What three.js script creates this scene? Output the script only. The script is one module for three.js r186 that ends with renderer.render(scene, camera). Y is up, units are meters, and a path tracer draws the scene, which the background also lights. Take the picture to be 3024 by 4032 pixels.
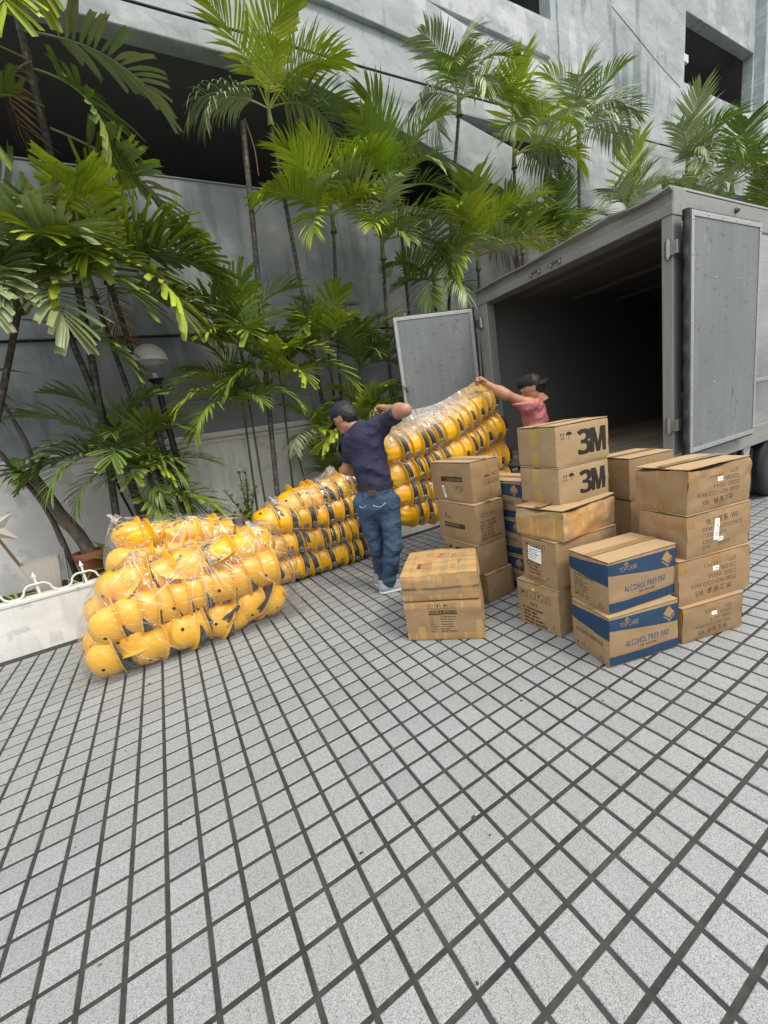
import * as THREE from 'three';
import { mergeGeometries, mergeVertices } from 'three/addons/utils/BufferGeometryUtils.js';
import { RoundedBoxGeometry } from 'three/addons/geometries/RoundedBoxGeometry.js';

// ---------- camera, sky, sun, exposure ----------
const scene = new THREE.Scene();
const D2R = Math.PI / 180;
const camera = new THREE.PerspectiveCamera(103.49, 0.75, 0.05, 200);
camera.position.set(0, 1.421, 0);
camera.rotation.order = 'YXZ';
camera.rotation.set(-12.222 * D2R, -27.505 * D2R, -9.057 * D2R);
const renderer = new THREE.WebGLRenderer({ antialias: true });
renderer.toneMapping = THREE.LinearToneMapping;
renderer.toneMappingExposure = 1.5;
renderer.shadowMap.enabled = true;
{ // overcast sky: a cloud layer, a little brighter overhead than at the horizon
  const W = 128, H = 64, d = new Float32Array(W * H * 4);
  for (let j = 0; j < H; j++) for (let i = 0; i < W; i++) {
    const el = ((j + 0.5) / H - 0.5) * Math.PI, s = Math.sin(el), k = (j * W + i) * 4;
    const a = (i / W) * Math.PI * 2;
    const cl = 1 + 0.10 * Math.sin(a * 3 + s * 5) + 0.07 * Math.sin(a * 7 - s * 9 + 1.3);
    const L = s > 0 ? (0.38 + 1.2 * s) * cl * 1.08 : 0.22;
    d[k] = L * 0.97; d[k + 1] = L * 1.0; d[k + 2] = L * 1.04; d[k + 3] = 1;
  }
  const t = new THREE.DataTexture(d, W, H, THREE.RGBAFormat, THREE.FloatType);
  t.mapping = THREE.EquirectangularReflectionMapping; t.magFilter = THREE.LinearFilter; t.minFilter = THREE.LinearFilter;
  t.needsUpdate = true;
  scene.background = t; scene.environment = t;
}
const sun = new THREE.DirectionalLight(0xfff1dd, 1.5);
sun.position.set(5, 16, 8); sun.target.position.set(1.5, 0.5, -3);
sun.castShadow = true; sun.shadow.radius = 24; sun.shadow.mapSize.set(2048, 2048);
Object.assign(sun.shadow.camera, { left: -12, right: 16, top: 14, bottom: -12, near: 0.5, far: 50 });
scene.add(sun, sun.target);

// ---------- helpers ----------
function rng(s) { return () => { s = (s + 0x6d2b79f5) | 0; let t = Math.imul(s ^ (s >>> 15), 1 | s); t = (t + Math.imul(t ^ (t >>> 7), 61 | t)) ^ t; return ((t ^ (t >>> 14)) >>> 0) / 4294967296; }; }
const V = (x, y, z) => new THREE.Vector3(x, y, z);
const lerp = (a, b, t) => a + (b - a) * t, clamp = (x, a, b) => Math.min(b, Math.max(a, x));
const smooth = (a, b, x) => { const t = clamp((x - a) / (b - a), 0, 1); return t * t * (3 - 2 * t); };
function hash3(i, j, k) { let h = Math.imul(i, 374761393) ^ Math.imul(j, 668265263) ^ Math.imul(k, 2147483647 - 1274126177); h = Math.imul(h ^ (h >>> 13), 1274126177); return ((h ^ (h >>> 16)) >>> 0) / 4294967296; }
function noise3(x, y, z) {
  const i = Math.floor(x), j = Math.floor(y), k = Math.floor(z); let u = x - i, v = y - j, w = z - k;
  u = u * u * (3 - 2 * u); v = v * v * (3 - 2 * v); w = w * w * (3 - 2 * w);
  const L = (a, b, t) => a + (b - a) * t;
  return L(L(L(hash3(i, j, k), hash3(i + 1, j, k), u), L(hash3(i, j + 1, k), hash3(i + 1, j + 1, k), u), v),
    L(L(hash3(i, j, k + 1), hash3(i + 1, j, k + 1), u), L(hash3(i, j + 1, k + 1), hash3(i + 1, j + 1, k + 1), u), v), w) * 2 - 1;
}
// 2-D noise that repeats every p lattice cells
function tn(x, y, p, s) {
  const i = Math.floor(x), j = Math.floor(y); let u = x - i, v = y - j; u = u * u * (3 - 2 * u); v = v * v * (3 - 2 * v);
  const m = (a) => ((a % p) + p) % p, h = (a, b) => hash3(m(a), m(b), s);
  return lerp(lerp(h(i, j), h(i + 1, j), u), lerp(h(i, j + 1), h(i + 1, j + 1), u), v) * 2 - 1;
}
function tfbm(u, v, p, oct, s) { let a = 0, amp = 0.5; for (let o = 0; o < oct; o++) { a += amp * tn(u * p, v * p, p, s + o * 17); p *= 2; amp *= 0.5; } return a; }
const toS = (c) => Math.round(255 * clamp(c <= 0.0031308 ? c * 12.92 : 1.055 * Math.pow(c, 1 / 2.4) - 0.055, 0, 1));
function dataTex(W, H, f, repeat = [1, 1], linear = false) { // f(u,v) -> [r,g,b] linear 0..1
  const d = new Uint8Array(W * H * 4);
  for (let j = 0; j < H; j++) for (let i = 0; i < W; i++) {
    const c = f(i / W, j / H, i, j), k = (j * W + i) * 4;
    if (linear) { d[k] = d[k + 1] = d[k + 2] = clamp(c, 0, 1) * 255; } else { d[k] = toS(c[0]); d[k + 1] = toS(c[1]); d[k + 2] = toS(c[2]); }
    d[k + 3] = 255;
  }
  const t = new THREE.DataTexture(d, W, H); t.magFilter = THREE.LinearFilter; t.minFilter = THREE.LinearMipmapLinearFilter; t.generateMipmaps = true;
  t.wrapS = t.wrapT = THREE.RepeatWrapping; t.repeat.set(...repeat); if (!linear) t.colorSpace = THREE.SRGBColorSpace; t.needsUpdate = true;
  return t;
}
function canvasTex(W, H, draw) {
  const c = document.createElement('canvas'); c.width = W; c.height = H; const g = c.getContext('2d'); draw(g, W, H);
  const t = new THREE.CanvasTexture(c); t.colorSpace = THREE.SRGBColorSpace; t.magFilter = THREE.LinearFilter; return t;
}
const std = (r, g, b, rough = 0.8, o = {}) => new THREE.MeshStandardMaterial({ color: new THREE.Color().setRGB(r, g, b), roughness: rough, ...o });
const phys = (r, g, b, rough = 0.8, o = {}) => new THREE.MeshPhysicalMaterial({ color: new THREE.Color().setRGB(r, g, b), roughness: rough, ...o });
const taken = {};
function numbered(n) { const k = taken[n] = (taken[n] ?? -1) + 1; return k ? n + '_' + String(k).padStart(3, '0') : n; }
function tag(o, label, category, group, kind) { o.userData = {}; if (label) o.userData.label = label; if (category) o.userData.category = category; if (group) o.userData.group = group; if (kind) o.userData.kind = kind; return o; }
function thing(name, label, category, pos = [0, 0, 0], ry = 0, group, kind) {
  const o = new THREE.Group(); o.name = numbered(name); o.position.set(...pos); o.rotation.y = ry; scene.add(o); return tag(o, label, category, group, kind);
}
function part(parent, name, geo, mat, label) {
  const m = new THREE.Mesh(geo, mat); m.name = name; m.castShadow = m.receiveShadow = true; parent.add(m); if (label) m.userData.label = label; return m;
}
function single(name, label, category, geo, mat, group, kind) { const m = part(scene, numbered(name), geo, mat); return tag(m, label, category, group, kind); }
const box = (x0, x1, y0, y1, z0, z1) => { const g = new THREE.BoxGeometry(x1 - x0, y1 - y0, z1 - z0); g.translate((x0 + x1) / 2, (y0 + y1) / 2, (z0 + z1) / 2); return g; };
const rbox = (x0, x1, y0, y1, z0, z1, r = 0.006, s = 2) => { const g = new RoundedBoxGeometry(x1 - x0, y1 - y0, z1 - z0, s, r); g.translate((x0 + x1) / 2, (y0 + y1) / 2, (z0 + z1) / 2); return g; };
// boxes with uv in metres
function mbox(x0, x1, y0, y1, z0, z1) {
  const g = box(x0, x1, y0, y1, z0, z1), p = g.attributes.position, n = g.attributes.normal, uv = g.attributes.uv;
  for (let i = 0; i < p.count; i++) { const ax = Math.abs(n.getX(i)), ay = Math.abs(n.getY(i)); if (ax > 0.5) uv.setXY(i, p.getZ(i), p.getY(i)); else if (ay > 0.5) uv.setXY(i, p.getX(i), p.getZ(i)); else uv.setXY(i, p.getX(i), p.getY(i)); }
  return g;
}
const tube = (pts, r, seg = 24, rad = 8, closed = false) => new THREE.TubeGeometry(new THREE.CatmullRomCurve3(pts.map((p) => (p.isVector3 ? p : V(...p))), closed), seg, r, rad, closed);
function rodBetween(a, b, r0, r1 = r0, rad = 10) { const A = V(...a), B = V(...b), g = new THREE.CylinderGeometry(r1, r0, A.distanceTo(B), rad, 1); g.translate(0, A.distanceTo(B) / 2, 0); g.applyQuaternion(new THREE.Quaternion().setFromUnitVectors(V(0, 1, 0), B.clone().sub(A).normalize())); g.translate(A.x, A.y, A.z); return g; }
const merge = (l) => { const q = l.map((g) => (g.index ? g.toNonIndexed() : g)); for (const g of q) for (const k of Object.keys(g.attributes)) if (!['position', 'normal', 'uv'].includes(k)) g.deleteAttribute(k); return mergeGeometries(q); };
function fromArrays(pos, idx, uv, col) {
  const g = new THREE.BufferGeometry(); g.setAttribute('position', new THREE.Float32BufferAttribute(pos, 3));
  if (uv) g.setAttribute('uv', new THREE.Float32BufferAttribute(uv, 2)); if (col) g.setAttribute('color', new THREE.Float32BufferAttribute(col, 3));
  g.setIndex(idx); g.computeVertexNormals(); return g;
}
// smooth skin over a distance field
function skin(min, max, cell, f) {
  const n = [0, 1, 2].map((a) => Math.ceil((max[a] - min[a]) / cell) + 1), [nx, ny, nz] = n, vals = new Float32Array(nx * ny * nz);
  const at = (i, j, k) => (k * ny + j) * nx + i;
  for (let k = 0; k < nz; k++) for (let j = 0; j < ny; j++) for (let i = 0; i < nx; i++) vals[at(i, j, k)] = f(min[0] + i * cell, min[1] + j * cell, min[2] + k * cell);
  const id = new Int32Array(nx * ny * nz).fill(-1), pos = [], idx = [];
  for (let k = 0; k < nz - 1; k++) for (let j = 0; j < ny - 1; j++) for (let i = 0; i < nx - 1; i++) {
    let c = 0, x = 0, y = 0, z = 0; const v = [];
    for (let m = 0; m < 8; m++) v.push(vals[at(i + (m & 1), j + ((m >> 1) & 1), k + (m >> 2))]);
    for (let m = 0; m < 8; m++) for (const b of [1, 2, 4]) if (!(m & b)) {
      const a0 = v[m], a1 = v[m | b]; if ((a0 < 0) === (a1 < 0)) continue; const t = a0 / (a0 - a1);
      x += (m & 1) + (b === 1 ? t : 0); y += ((m >> 1) & 1) + (b === 2 ? t : 0); z += (m >> 2) + (b === 4 ? t : 0); c++;
    }
    if (c) { id[at(i, j, k)] = pos.length / 3; pos.push(min[0] + (i + x / c) * cell, min[1] + (j + y / c) * cell, min[2] + (k + z / c) * cell); }
  }
  const quad = (a, b, c, d, fl) => { if (a < 0 || b < 0 || c < 0 || d < 0) return; if (fl) idx.push(a, b, c, a, c, d); else idx.push(a, c, b, a, d, c); };
  for (let k = 1; k < nz - 1; k++) for (let j = 1; j < ny - 1; j++) for (let i = 1; i < nx - 1; i++) {
    const s = vals[at(i, j, k)] < 0;
    if (s !== vals[at(i + 1, j, k)] < 0) quad(id[at(i, j - 1, k - 1)], id[at(i, j, k - 1)], id[at(i, j, k)], id[at(i, j - 1, k)], s);
    if (s !== vals[at(i, j + 1, k)] < 0) quad(id[at(i - 1, j, k - 1)], id[at(i - 1, j, k)], id[at(i, j, k)], id[at(i, j, k - 1)], s);
    if (s !== vals[at(i, j, k + 1)] < 0) quad(id[at(i - 1, j - 1, k)], id[at(i, j - 1, k)], id[at(i, j, k)], id[at(i - 1, j, k)], s);
  }
  return fromArrays(pos, idx);
}
const smin = (a, b, k) => { const h = Math.max(k - Math.abs(a - b), 0) / k; return Math.min(a, b) - h * h * k * 0.25; };
// bone [ax,ay,az, bx,by,bz, ra, rb, (flatten axis x,y,z, factor)]
function boneDist(b, x, y, z) {
  const ex = b[3] - b[0], ey = b[4] - b[1], ez = b[5] - b[2], dx = x - b[0], dy = y - b[1], dz = z - b[2];
  const t = clamp((dx * ex + dy * ey + dz * ez) / (ex * ex + ey * ey + ez * ez + 1e-9), 0, 1);
  let qx = dx - ex * t, qy = dy - ey * t, qz = dz - ez * t;
  if (b.length > 8) { const c = (qx * b[8] + qy * b[9] + qz * b[10]) * (b[11] - 1); qx += b[8] * c; qy += b[9] * c; qz += b[10] * c; }
  return Math.sqrt(qx * qx + qy * qy + qz * qz) - (b[6] + (b[7] - b[6]) * t);
}
const field = (bones, k, extra) => (x, y, z) => { let d = 1e9; for (const b of bones) d = smin(d, boneDist(b, x, y, z), k); return extra ? extra(d, x, y, z) : d; };
// ---------- ground: terrazzo paving with dark joints ----------
const TS = 0.115, OX = 3.2281 * TS, OZ = -7.4729 * TS, JOINT = 0.0155;
const terrazzo = dataTex(1024, 1024, (u, v, i, j) => {
  const a = hash3(i >> 1, j >> 1, 3), b = hash3((i + 1 + (j & 1)) >> 2, (j + 2 + (i & 1)) >> 2, 9), c = hash3(i, j, 21);
  let L = 0.56 + 0.10 * (c - 0.5) + 0.05 * tfbm(u, v, 6, 3, 5);
  if (a < 0.22) L *= 0.52; else if (a < 0.38) L *= 0.72; else if (a > 0.84) L *= 1.16;
  if (b < 0.12) L *= 0.6; else if (b > 0.88) L *= 1.12;
  return [L * 0.97, L, L * 0.985];
});
const tileMat = std(0.605, 0.61, 0.612, 0.5, { map: terrazzo, vertexColors: true });
const groutTex = dataTex(512, 512, (u, v) => { const n = tfbm(u, v, 8, 5, 31), m = tfbm(u, v, 48, 2, 37); const L = 0.034 * (1 + 0.5 * n + 0.5 * m); return [L * 1.04, L, L * 0.94]; });
{
  const ground = thing('ground', null, null, [0, 0, 0], 0, null, 'structure');
  const g = new THREE.PlaneGeometry(160, 160); g.rotateX(-Math.PI / 2); { const u = g.attributes.uv, p = g.attributes.position; for (let i = 0; i < u.count; i++) u.setXY(i, p.getX(i), p.getZ(i)); }
  g.translate(0, -0.0045, 0);
  part(ground, 'joint_bed', g, std(1, 1, 1, 0.9, { map: groutTex }));
  const s = (TS - JOINT) / 2, c = 0.0022;
  const rr = rng(77);
  function tileArrays(P, I, U, C, cx, cz, ou, ov, dy, tone) {
    const b = P.length / 3, ring = [[s - c, 0], [s, -c], [s, -0.0048]];
    for (const [e, y] of ring) for (const [sx, sz] of [[-1, -1], [1, -1], [1, 1], [-1, 1]]) { P.push(cx + sx * e, y + dy, cz + sz * e); U.push((sx * e + ou) / 0.62, (sz * e + ov) / 0.62); C.push(...tone); }
    I.push(b, b + 2, b + 1, b, b + 3, b + 2);
    for (let r = 0; r < 2; r++) for (let q = 0; q < 4; q++) { const a = b + r * 4 + q, d = b + r * 4 + (q + 1) % 4; I.push(a, d, a + 4, d, d + 4, a + 4); }
  }
  const flat = (P, I, U, C) => { const g = fromArrays(P, I, U, C).toNonIndexed(); g.computeVertexNormals(); return g; };
  const tones = []; for (let i = 0; i < 14; i++) { const L = 0.92 + rr() * 0.10, w = (i / 13 - 0.5) * 0.045, q = (rr() - 0.5) * 0.02; tones.push([L * (1 + w), L * (1 - Math.abs(w) * 0.2 + q * 0.3), L * (1 - w * 0.5)]); }
  const variants = tones.map((t) => { const P = [], I = [], U = [], C = []; tileArrays(P, I, U, C, 0, 0, rr() * 3, rr() * 3, 0, t); return flat(P, I, U, C); });
  camera.updateMatrixWorld(); const cells = [], q = V(0, 0, 0);
  const inv = camera.matrixWorld.clone().invert(), f = 1 / Math.tan(camera.fov / 2 * D2R);
  for (let i = -46; i < 150; i++) for (let j = -29; j < 60; j++) {
    const x = OX + (i + 0.5) * TS, z = OZ + (j + 0.5) * TS; if (z < -4.31) continue;
    q.set(x, 0, z).applyMatrix4(inv); let area = 0; if (q.z < -0.2) { const sx = (q.x / -q.z) * f / 0.75, sy = (q.y / -q.z) * f; if (Math.abs(sx) < 1.02 && Math.abs(sy) < 1.02) area = 1 / (q.z * q.z * q.z * -1); }
    cells.push({ x, z, area });
  }
  cells.sort((a, b) => b.area - a.area);
  const P = [], I = [], U = [], C = [];
  cells.forEach((t, n) => {
    const dy = -0.0009 * rr(), pick = clamp(Math.floor((noise3(t.x * 1.3, 3, t.z * 1.3) * 0.6 + noise3(t.x * 4, 8, t.z * 4) * 0.3 + 0.5) * 9 + rr() * 5), 0, 13);
    if (n < 300) { const m = part(ground, 'paving_tile', variants[pick], tileMat); m.position.set(t.x, dy, t.z); } else tileArrays(P, I, U, C, t.x, t.z, rr() * 3, rr() * 3, dy, tones[pick]);
  });
  part(ground, 'paving_tiles_beyond', flat(P, I, U, C), tileMat).userData.kind = 'stuff';
}
// a few specks of grit and dead leaf bits on the paving
{
  const r = rng(5), P = [], I = [];
  for (let n = 0; n < 170; n++) {
    const x = -1.5 + r() * 5, z = -4.1 + r() * 3.6, s = 0.002 + r() * r() * 0.008, a = r() * 6.3, b = P.length / 3;
    for (let k = 0; k < 5; k++) P.push(x + Math.cos(a + k * 1.2566) * s * (0.5 + r()), 0.0012 + r() * 0.001, z + Math.sin(a + k * 1.2566) * s * (0.4 + r()));
    P.push(x, 0.003 + s * 0.4, z); for (let k = 0; k < 5; k++) I.push(b + 5, b + (k + 1) % 5, b + k);
  }
  single('grit', 'dark specks of grit and leaf litter scattered over the paving', 'litter', fromArrays(P, I), std(0.05, 0.045, 0.035, 0.9), null, 'stuff');
}
// ---------- planter wall and bed ----------
const whiteTex = dataTex(1024, 1024, (u, v) => {
  const n = tfbm(u, v, 4, 6, 51), m = tfbm(u, v, 24, 4, 57), st = tfbm(u * 1, v * 0.12, 40, 3, 63);
  let L = 0.71 + 0.10 * n + 0.06 * m; const d = smooth(-0.1, 0.7, n * 0.6 + st * 0.7); L *= 1 - 0.34 * d; L *= 1 - 0.22 * smooth(0.2, 0.5, m);
  return [L, L * 0.985, L * 0.95 - 0.02 * d];
}, [0.4, 0.4]);
const whiteWall = std(1, 1, 1, 0.85, { map: whiteTex, bumpMap: dataTex(512, 512, (u, v) => 0.5 + 0.5 * tfbm(u, v, 10, 5, 71), [0.8, 0.8], true), bumpScale: 0.006 });
const plZ = -4.301;
{
  const t = thing('planter', 'low white rendered planter kerb with soil bed along the garage wall', 'planter');
  part(t, 'front_wall', mbox(-6, 14, -0.02, 0.425, plZ - 0.13, plZ), whiteWall);
  part(t, 'coping', rbox(-6, 14, 0.425, 0.458, plZ - 0.14, plZ + 0.008, 0.008), whiteWall);
  const g = new THREE.PlaneGeometry(20, 0.72, 400, 18); g.rotateX(-Math.PI / 2); const p = g.attributes.position, u = g.attributes.uv;
  for (let i = 0; i < p.count; i++) { p.setX(i, p.getX(i) + 4); p.setZ(i, p.getZ(i) + plZ - 0.49); const x = p.getX(i), z = p.getZ(i); p.setY(i, 0.385 + 0.03 * noise3(x * 5, 1, z * 5) + 0.018 * noise3(x * 19, 4, z * 19)); u.setXY(i, x, z); }
  g.computeVertexNormals();
  const soil = part(t, 'soil', g, std(1, 1, 1, 0.95, { map: dataTex(512, 512, (a, b) => { const n = tfbm(a, b, 20, 4, 81), L = 0.035 * (1 + 1.3 * n); return [L * 1.25, L, L * 0.72]; }, [1.3, 1.3]) }));
  soil.userData.label = 'dark brown soil of the planter bed';
}
// ---------- the garage building ----------
const paleTex = dataTex(2048, 1024, (u, v) => {
  const n = tfbm(u, v, 4, 6, 101), m = tfbm(u, v, 22, 4, 107), st = tfbm(u, v * 0.09, 60, 3, 113), big = tfbm(u, v, 3, 3, 131);
  let r = 0.36, g = 0.40, b = 0.415; const L = 1 + 0.34 * n + 0.26 * m; r *= L; g *= L; b *= L;
  const w = smooth(0.08, 0.5, big * 0.9 + n * 0.45 + st * 0.85 + m * 0.45 - 0.05); r = lerp(r, 0.55, w * 0.75); g = lerp(g, 0.57, w * 0.75); b = lerp(b, 0.575, w * 0.75);
  const d = smooth(0.18, 0.5, -n * 0.5 + st * 0.7 - big * 0.4); r *= 1 - 0.40 * d; g *= 1 - 0.37 * d; b *= 1 - 0.36 * d;
  return [r, g, b];
}, [1 / 9, 1 / 4.5]);
const plasterBump = dataTex(1024, 1024, (u, v) => 0.5 + 0.6 * tfbm(u, v, 5, 6, 141) + 0.25 * Math.abs(tfbm(u * 1, v * 1, 14, 3, 147)), [1 / 2.6, 1 / 2.6], true);
const paleWall = std(1, 1, 1, 0.8, { map: paleTex, bumpMap: plasterBump, bumpScale: 0.03 });
const greyTex = dataTex(1024, 1024, (u, v) => {
  const n = tfbm(u, v, 4, 6, 151), h = tfbm(u * 0.2, v, 40, 3, 157), m = tfbm(u, v, 30, 3, 163), st = tfbm(u, v * 0.1, 50, 3, 167);
  const L = 1 + 0.2 * n + 0.12 * h + 0.1 * m; let r = 0.225 * L, g = 0.243 * L, b = 0.25 * L;
  const w = smooth(0.18, 0.6, m * 0.9 + n * 0.5) * 0.35; r = lerp(r, 0.33, w); g = lerp(g, 0.35, w); b = lerp(b, 0.35, w);
  const d = smooth(0.1, 0.5, st + n * 0.5); r *= 1 - 0.25 * d; g *= 1 - 0.2 * d; b *= 1 - 0.2 * d;
  return [r, g, b];
}, [1 / 3.4, 1 / 3.4]);
const greyWall = std(1, 1, 1, 0.8, { map: greyTex, bumpMap: plasterBump, bumpScale: 0.012 });
const insideShadeTone = std(0.13, 0.131, 0.133, 0.95);  // kept darker than the outer concrete, so the colour adds to the interior shade
{
  const b = thing('parking_garage', 'grey blue concrete parking garage wall with long dark ramp openings', 'building');
  part(b, 'base_wall', mbox(-6, 20, -0.02, 1.5, -5.3, -5.09), whiteWall, 'white rendered base of the garage wall');
  part(b, 'rim', rbox(-6, 20, 1.555, 1.62, -5.3, -5.045, 0.015, 3), whiteWall);
  part(b, 'rim', rbox(-6, 20, 1.5, 1.553, -5.3, -5.07, 0.012, 3), whiteWall);
  part(b, 'lower_wall', mbox(-6, 20, 1.62, 2.695, -5.4, -5.185), greyWall);
  part(b, 'middle_wall', mbox(-6, 20, 2.715, 4.245, -5.4, -5.15), greyWall);
  part(b, 'ledge', rbox(-6, 6.98, 4.245, 4.262, -5.42, -5.14, 0.005), greyWall);
  const S = new THREE.Shape(); const out = [[-6, 5.53], [2.1, 5.53], [2.55, 5.48], [2.95, 5.40], [3.5, 5.26], [4.33, 5.04], [5.13, 4.81], [5.91, 4.6], [6.5, 4.47], [6.98, 4.40], [6.98, 4.247], [20, 4.247], [20, 13], [-6, 13]];
  S.moveTo(...out[0]); out.slice(1).forEach((p) => S.lineTo(...p));
  const hole = (pts) => { const h = new THREE.Path(); h.moveTo(...pts[0]); pts.slice(1).forEach((p) => h.lineTo(...p)); S.holes.push(h); };
  hole([[4.6, 5.56], [5.45, 5.39], [6.3, 5.22], [7.06, 5.09], [7.1, 5.56]]);
  hole([[-5.5, 7.2], [7.02, 7.2], [7.02, 8.5], [-5.5, 8.5]]);
  hole([[11.05, 7.2], [14.05, 7.2], [14.12, 8.38], [11.12, 8.4]]);
  hole([[10.2, 4.45], [14.1, 4.45], [14.1, 5.42], [10.2, 5.42]]);
  hole([[14.75, 7.2], [19, 7.2], [19, 8.6], [14.75, 8.6]]);
  const fg = new THREE.ExtrudeGeometry(S, { depth: 0.19, bevelEnabled: true, bevelThickness: 0.008, bevelSize: 0.008, bevelOffset: -0.008, bevelSegments: 1 }); fg.translate(0, 0, -5.348);
  part(b, 'facade', fg, paleWall, 'pale weathered concrete facade with sloping soffit');
  // raised panels that step along the ramp, a pier and a pilaster
  const slab = (name, pts, z0, z1, mat) => { const s = new THREE.Shape(); s.moveTo(...pts[0]); pts.slice(1).forEach((p) => s.lineTo(...p)); const g = new THREE.ExtrudeGeometry(s, { depth: z1 - z0 - 0.012, bevelEnabled: true, bevelThickness: 0.012, bevelSize: 0.012, bevelOffset: -0.012, bevelSegments: 2 }); g.translate(0, 0, z0); return part(b, name, g, mat); };
  slab('ramp_panel', [[-6, 6.28], [3.0, 6.28], [4.2, 6.2], [5.2, 6.02], [6.9, 5.72], [6.9, 6.5], [5.13, 6.6], [3, 6.95], [-6, 6.95]], -5.16, -5.085, paleWall);
  slab('ramp_panel', [[4.4, 6.72], [6.9, 6.64], [6.9, 7.12], [4.4, 7.12]], -5.16, -5.10, paleWall);
  slab('pier', [[7.16, 4.26], [8.6, 4.26], [8.6, 12.9], [7.16, 12.9]], -5.16, -5.12, paleWall);
  slab('pilaster', [[14.2, 1.65], [14.62, 1.65], [14.62, 12.9], [14.2, 12.9]], -5.16, -4.96, paleWall);
  slab('plaster_ridge', [[8.62, 7.80], [9.3, 7.60], [9.9, 7.36], [10.4, 7.2], [10.9, 7.06], [10.9, 7.09], [10.4, 7.225], [9.9, 7.39], [9.3, 7.62], [8.62, 7.835]], -5.16, -5.141, paleWall);
  // inside: decks, with shade worked into their colour
  part(b, 'ramp_deck', mbox(-6, 20, 3.95, 4.15, -24, -5.43), insideShadeTone);
  part(b, 'deck_ceiling', mbox(-6, 20, 5.6, 5.8, -24, -5.37), insideShadeTone);
  part(b, 'deck_ceiling', mbox(-6, 20, 8.7, 8.9, -24, -5.37), insideShadeTone);
  part(b, 'deck', mbox(-6, 20, 6.95, 7.1, -24, -5.37), insideShadeTone);
  part(b, 'inner_wall', mbox(-6, 20, 3.9, 9, -24.2, -24), insideShadeTone);
  part(b, 'inner_wall', mbox(-6.2, -6, -0.02, 13, -24.2, -5.1), insideShadeTone);
  part(b, 'inner_wall', mbox(20, 20.2, -0.02, 13, -24.2, -5.1), insideShadeTone);
  part(b, 'inner_wall', mbox(7.3, 7.5, 4.15, 8.7, -24, -5.37), insideShadeTone);
  part(b, 'inner_wall', mbox(10.0, 10.15, 4.15, 8.7, -24, -5.37), insideShadeTone);
  part(b, 'roof', mbox(-6.2, 20.2, 13, 13.2, -24.2, -5.1), greyWall);
  const w = part(b, 'cracked_patch', mbox(11.02, 11.2, 7.55, 7.68, -5.2, -5.145), whiteWall); w.rotation.z = 0;
}
// the black cable along the facade
single('cable', 'thin black cable running along the pale garage facade', 'cable', tube([[-6, 5.62, -5.04], [0.57, 5.66, -5.04], [2.07, 5.68, -5.04], [3.6, 5.68, -5.03], [5.5, 5.72, -5.04], [8.25, 5.82, -5.05], [10, 5.88, -5.05], [14.1, 5.95, -5.02]], 0.013, 80, 6), std(0.015, 0.015, 0.016, 0.6));
// ---------- the box truck, rear doors open ----------
const steelTex = dataTex(512, 512, (u, v) => { const n = tfbm(u, v, 6, 5, 201), s = tfbm(u, v * 0.1, 60, 3, 207), L = 1 + 0.16 * n + 0.1 * s; return [0.27 * L, 0.27 * L, 0.25 * L]; }, [0.9, 0.9]);
const frameMat = std(1, 1, 1, 0.5, { map: steelTex, metalness: 0.25 });
const panelTex = dataTex(1024, 1024, (u, v, i, j) => {
  const n = tfbm(u, v, 5, 5, 211), st = tfbm(u, v * 0.12, 50, 3, 217), sc = tfbm(u * 0.35 + v * 0.1, v, 60, 2, 223), m = tfbm(u, v, 40, 3, 227);
  const L = 1 + 0.15 * n + 0.12 * st; let r = 0.175 * L, g = 0.195 * L, b = 0.193 * L;
  const d = smooth(0.5, 0.66, m + n * 0.3); r *= 1 - 0.45 * d; g *= 1 - 0.45 * d; b *= 1 - 0.45 * d;
  const w = smooth(0.5, 0.75, -m + n * 0.3) * 0.3; r = lerp(r, 0.36, w); g = lerp(g, 0.37, w); b = lerp(b, 0.37, w);
  if (sc > 0.44) { r *= 0.75; g *= 0.75; b *= 0.75; }
  return [r, g, b];
}, [0.9, 0.9]);
const doorMat = std(1, 1, 1, 0.55, { map: panelTex, metalness: 0.1 });
const aluMat = std(1, 1, 1, 0.38, { map: dataTex(256, 256, (u, v) => { const L = 0.42 * (1 + 0.25 * tfbm(u, v, 8, 4, 231)); return [L, L, L * 0.98]; }, [2, 2]), metalness: 0.55 });
const brushed = std(1, 1, 1, 0.33, { map: dataTex(512, 512, (u, v) => { const n = tfbm(u, v, 4, 4, 241), h = tfbm(u * 0.1, v, 80, 2, 247), L = 0.42 * (1 + 0.25 * n + 0.15 * h); return [L, L * 1.01, L]; }, [0.7, 0.7]), metalness: 0.7, roughnessMap: dataTex(256, 256, (u, v) => 0.75 + 0.4 * tfbm(u, v, 5, 4, 251), [0.6, 0.6], true) });
const rubber = std(0.012, 0.012, 0.013, 0.55), blackSteel = std(0.02, 0.02, 0.021, 0.6), holdShadeMat = std(0.15, 0.142, 0.13, 0.8);  // hold lining colour kept low to deepen the shade inside the truck
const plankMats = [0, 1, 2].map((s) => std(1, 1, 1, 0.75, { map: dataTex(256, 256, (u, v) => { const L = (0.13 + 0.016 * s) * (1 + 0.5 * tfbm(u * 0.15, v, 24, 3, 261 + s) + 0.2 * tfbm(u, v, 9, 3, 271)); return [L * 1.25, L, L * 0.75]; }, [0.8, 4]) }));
const hingeMat = std(0.36, 0.35, 0.33, 0.35, { metalness: 0.8 });
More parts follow.
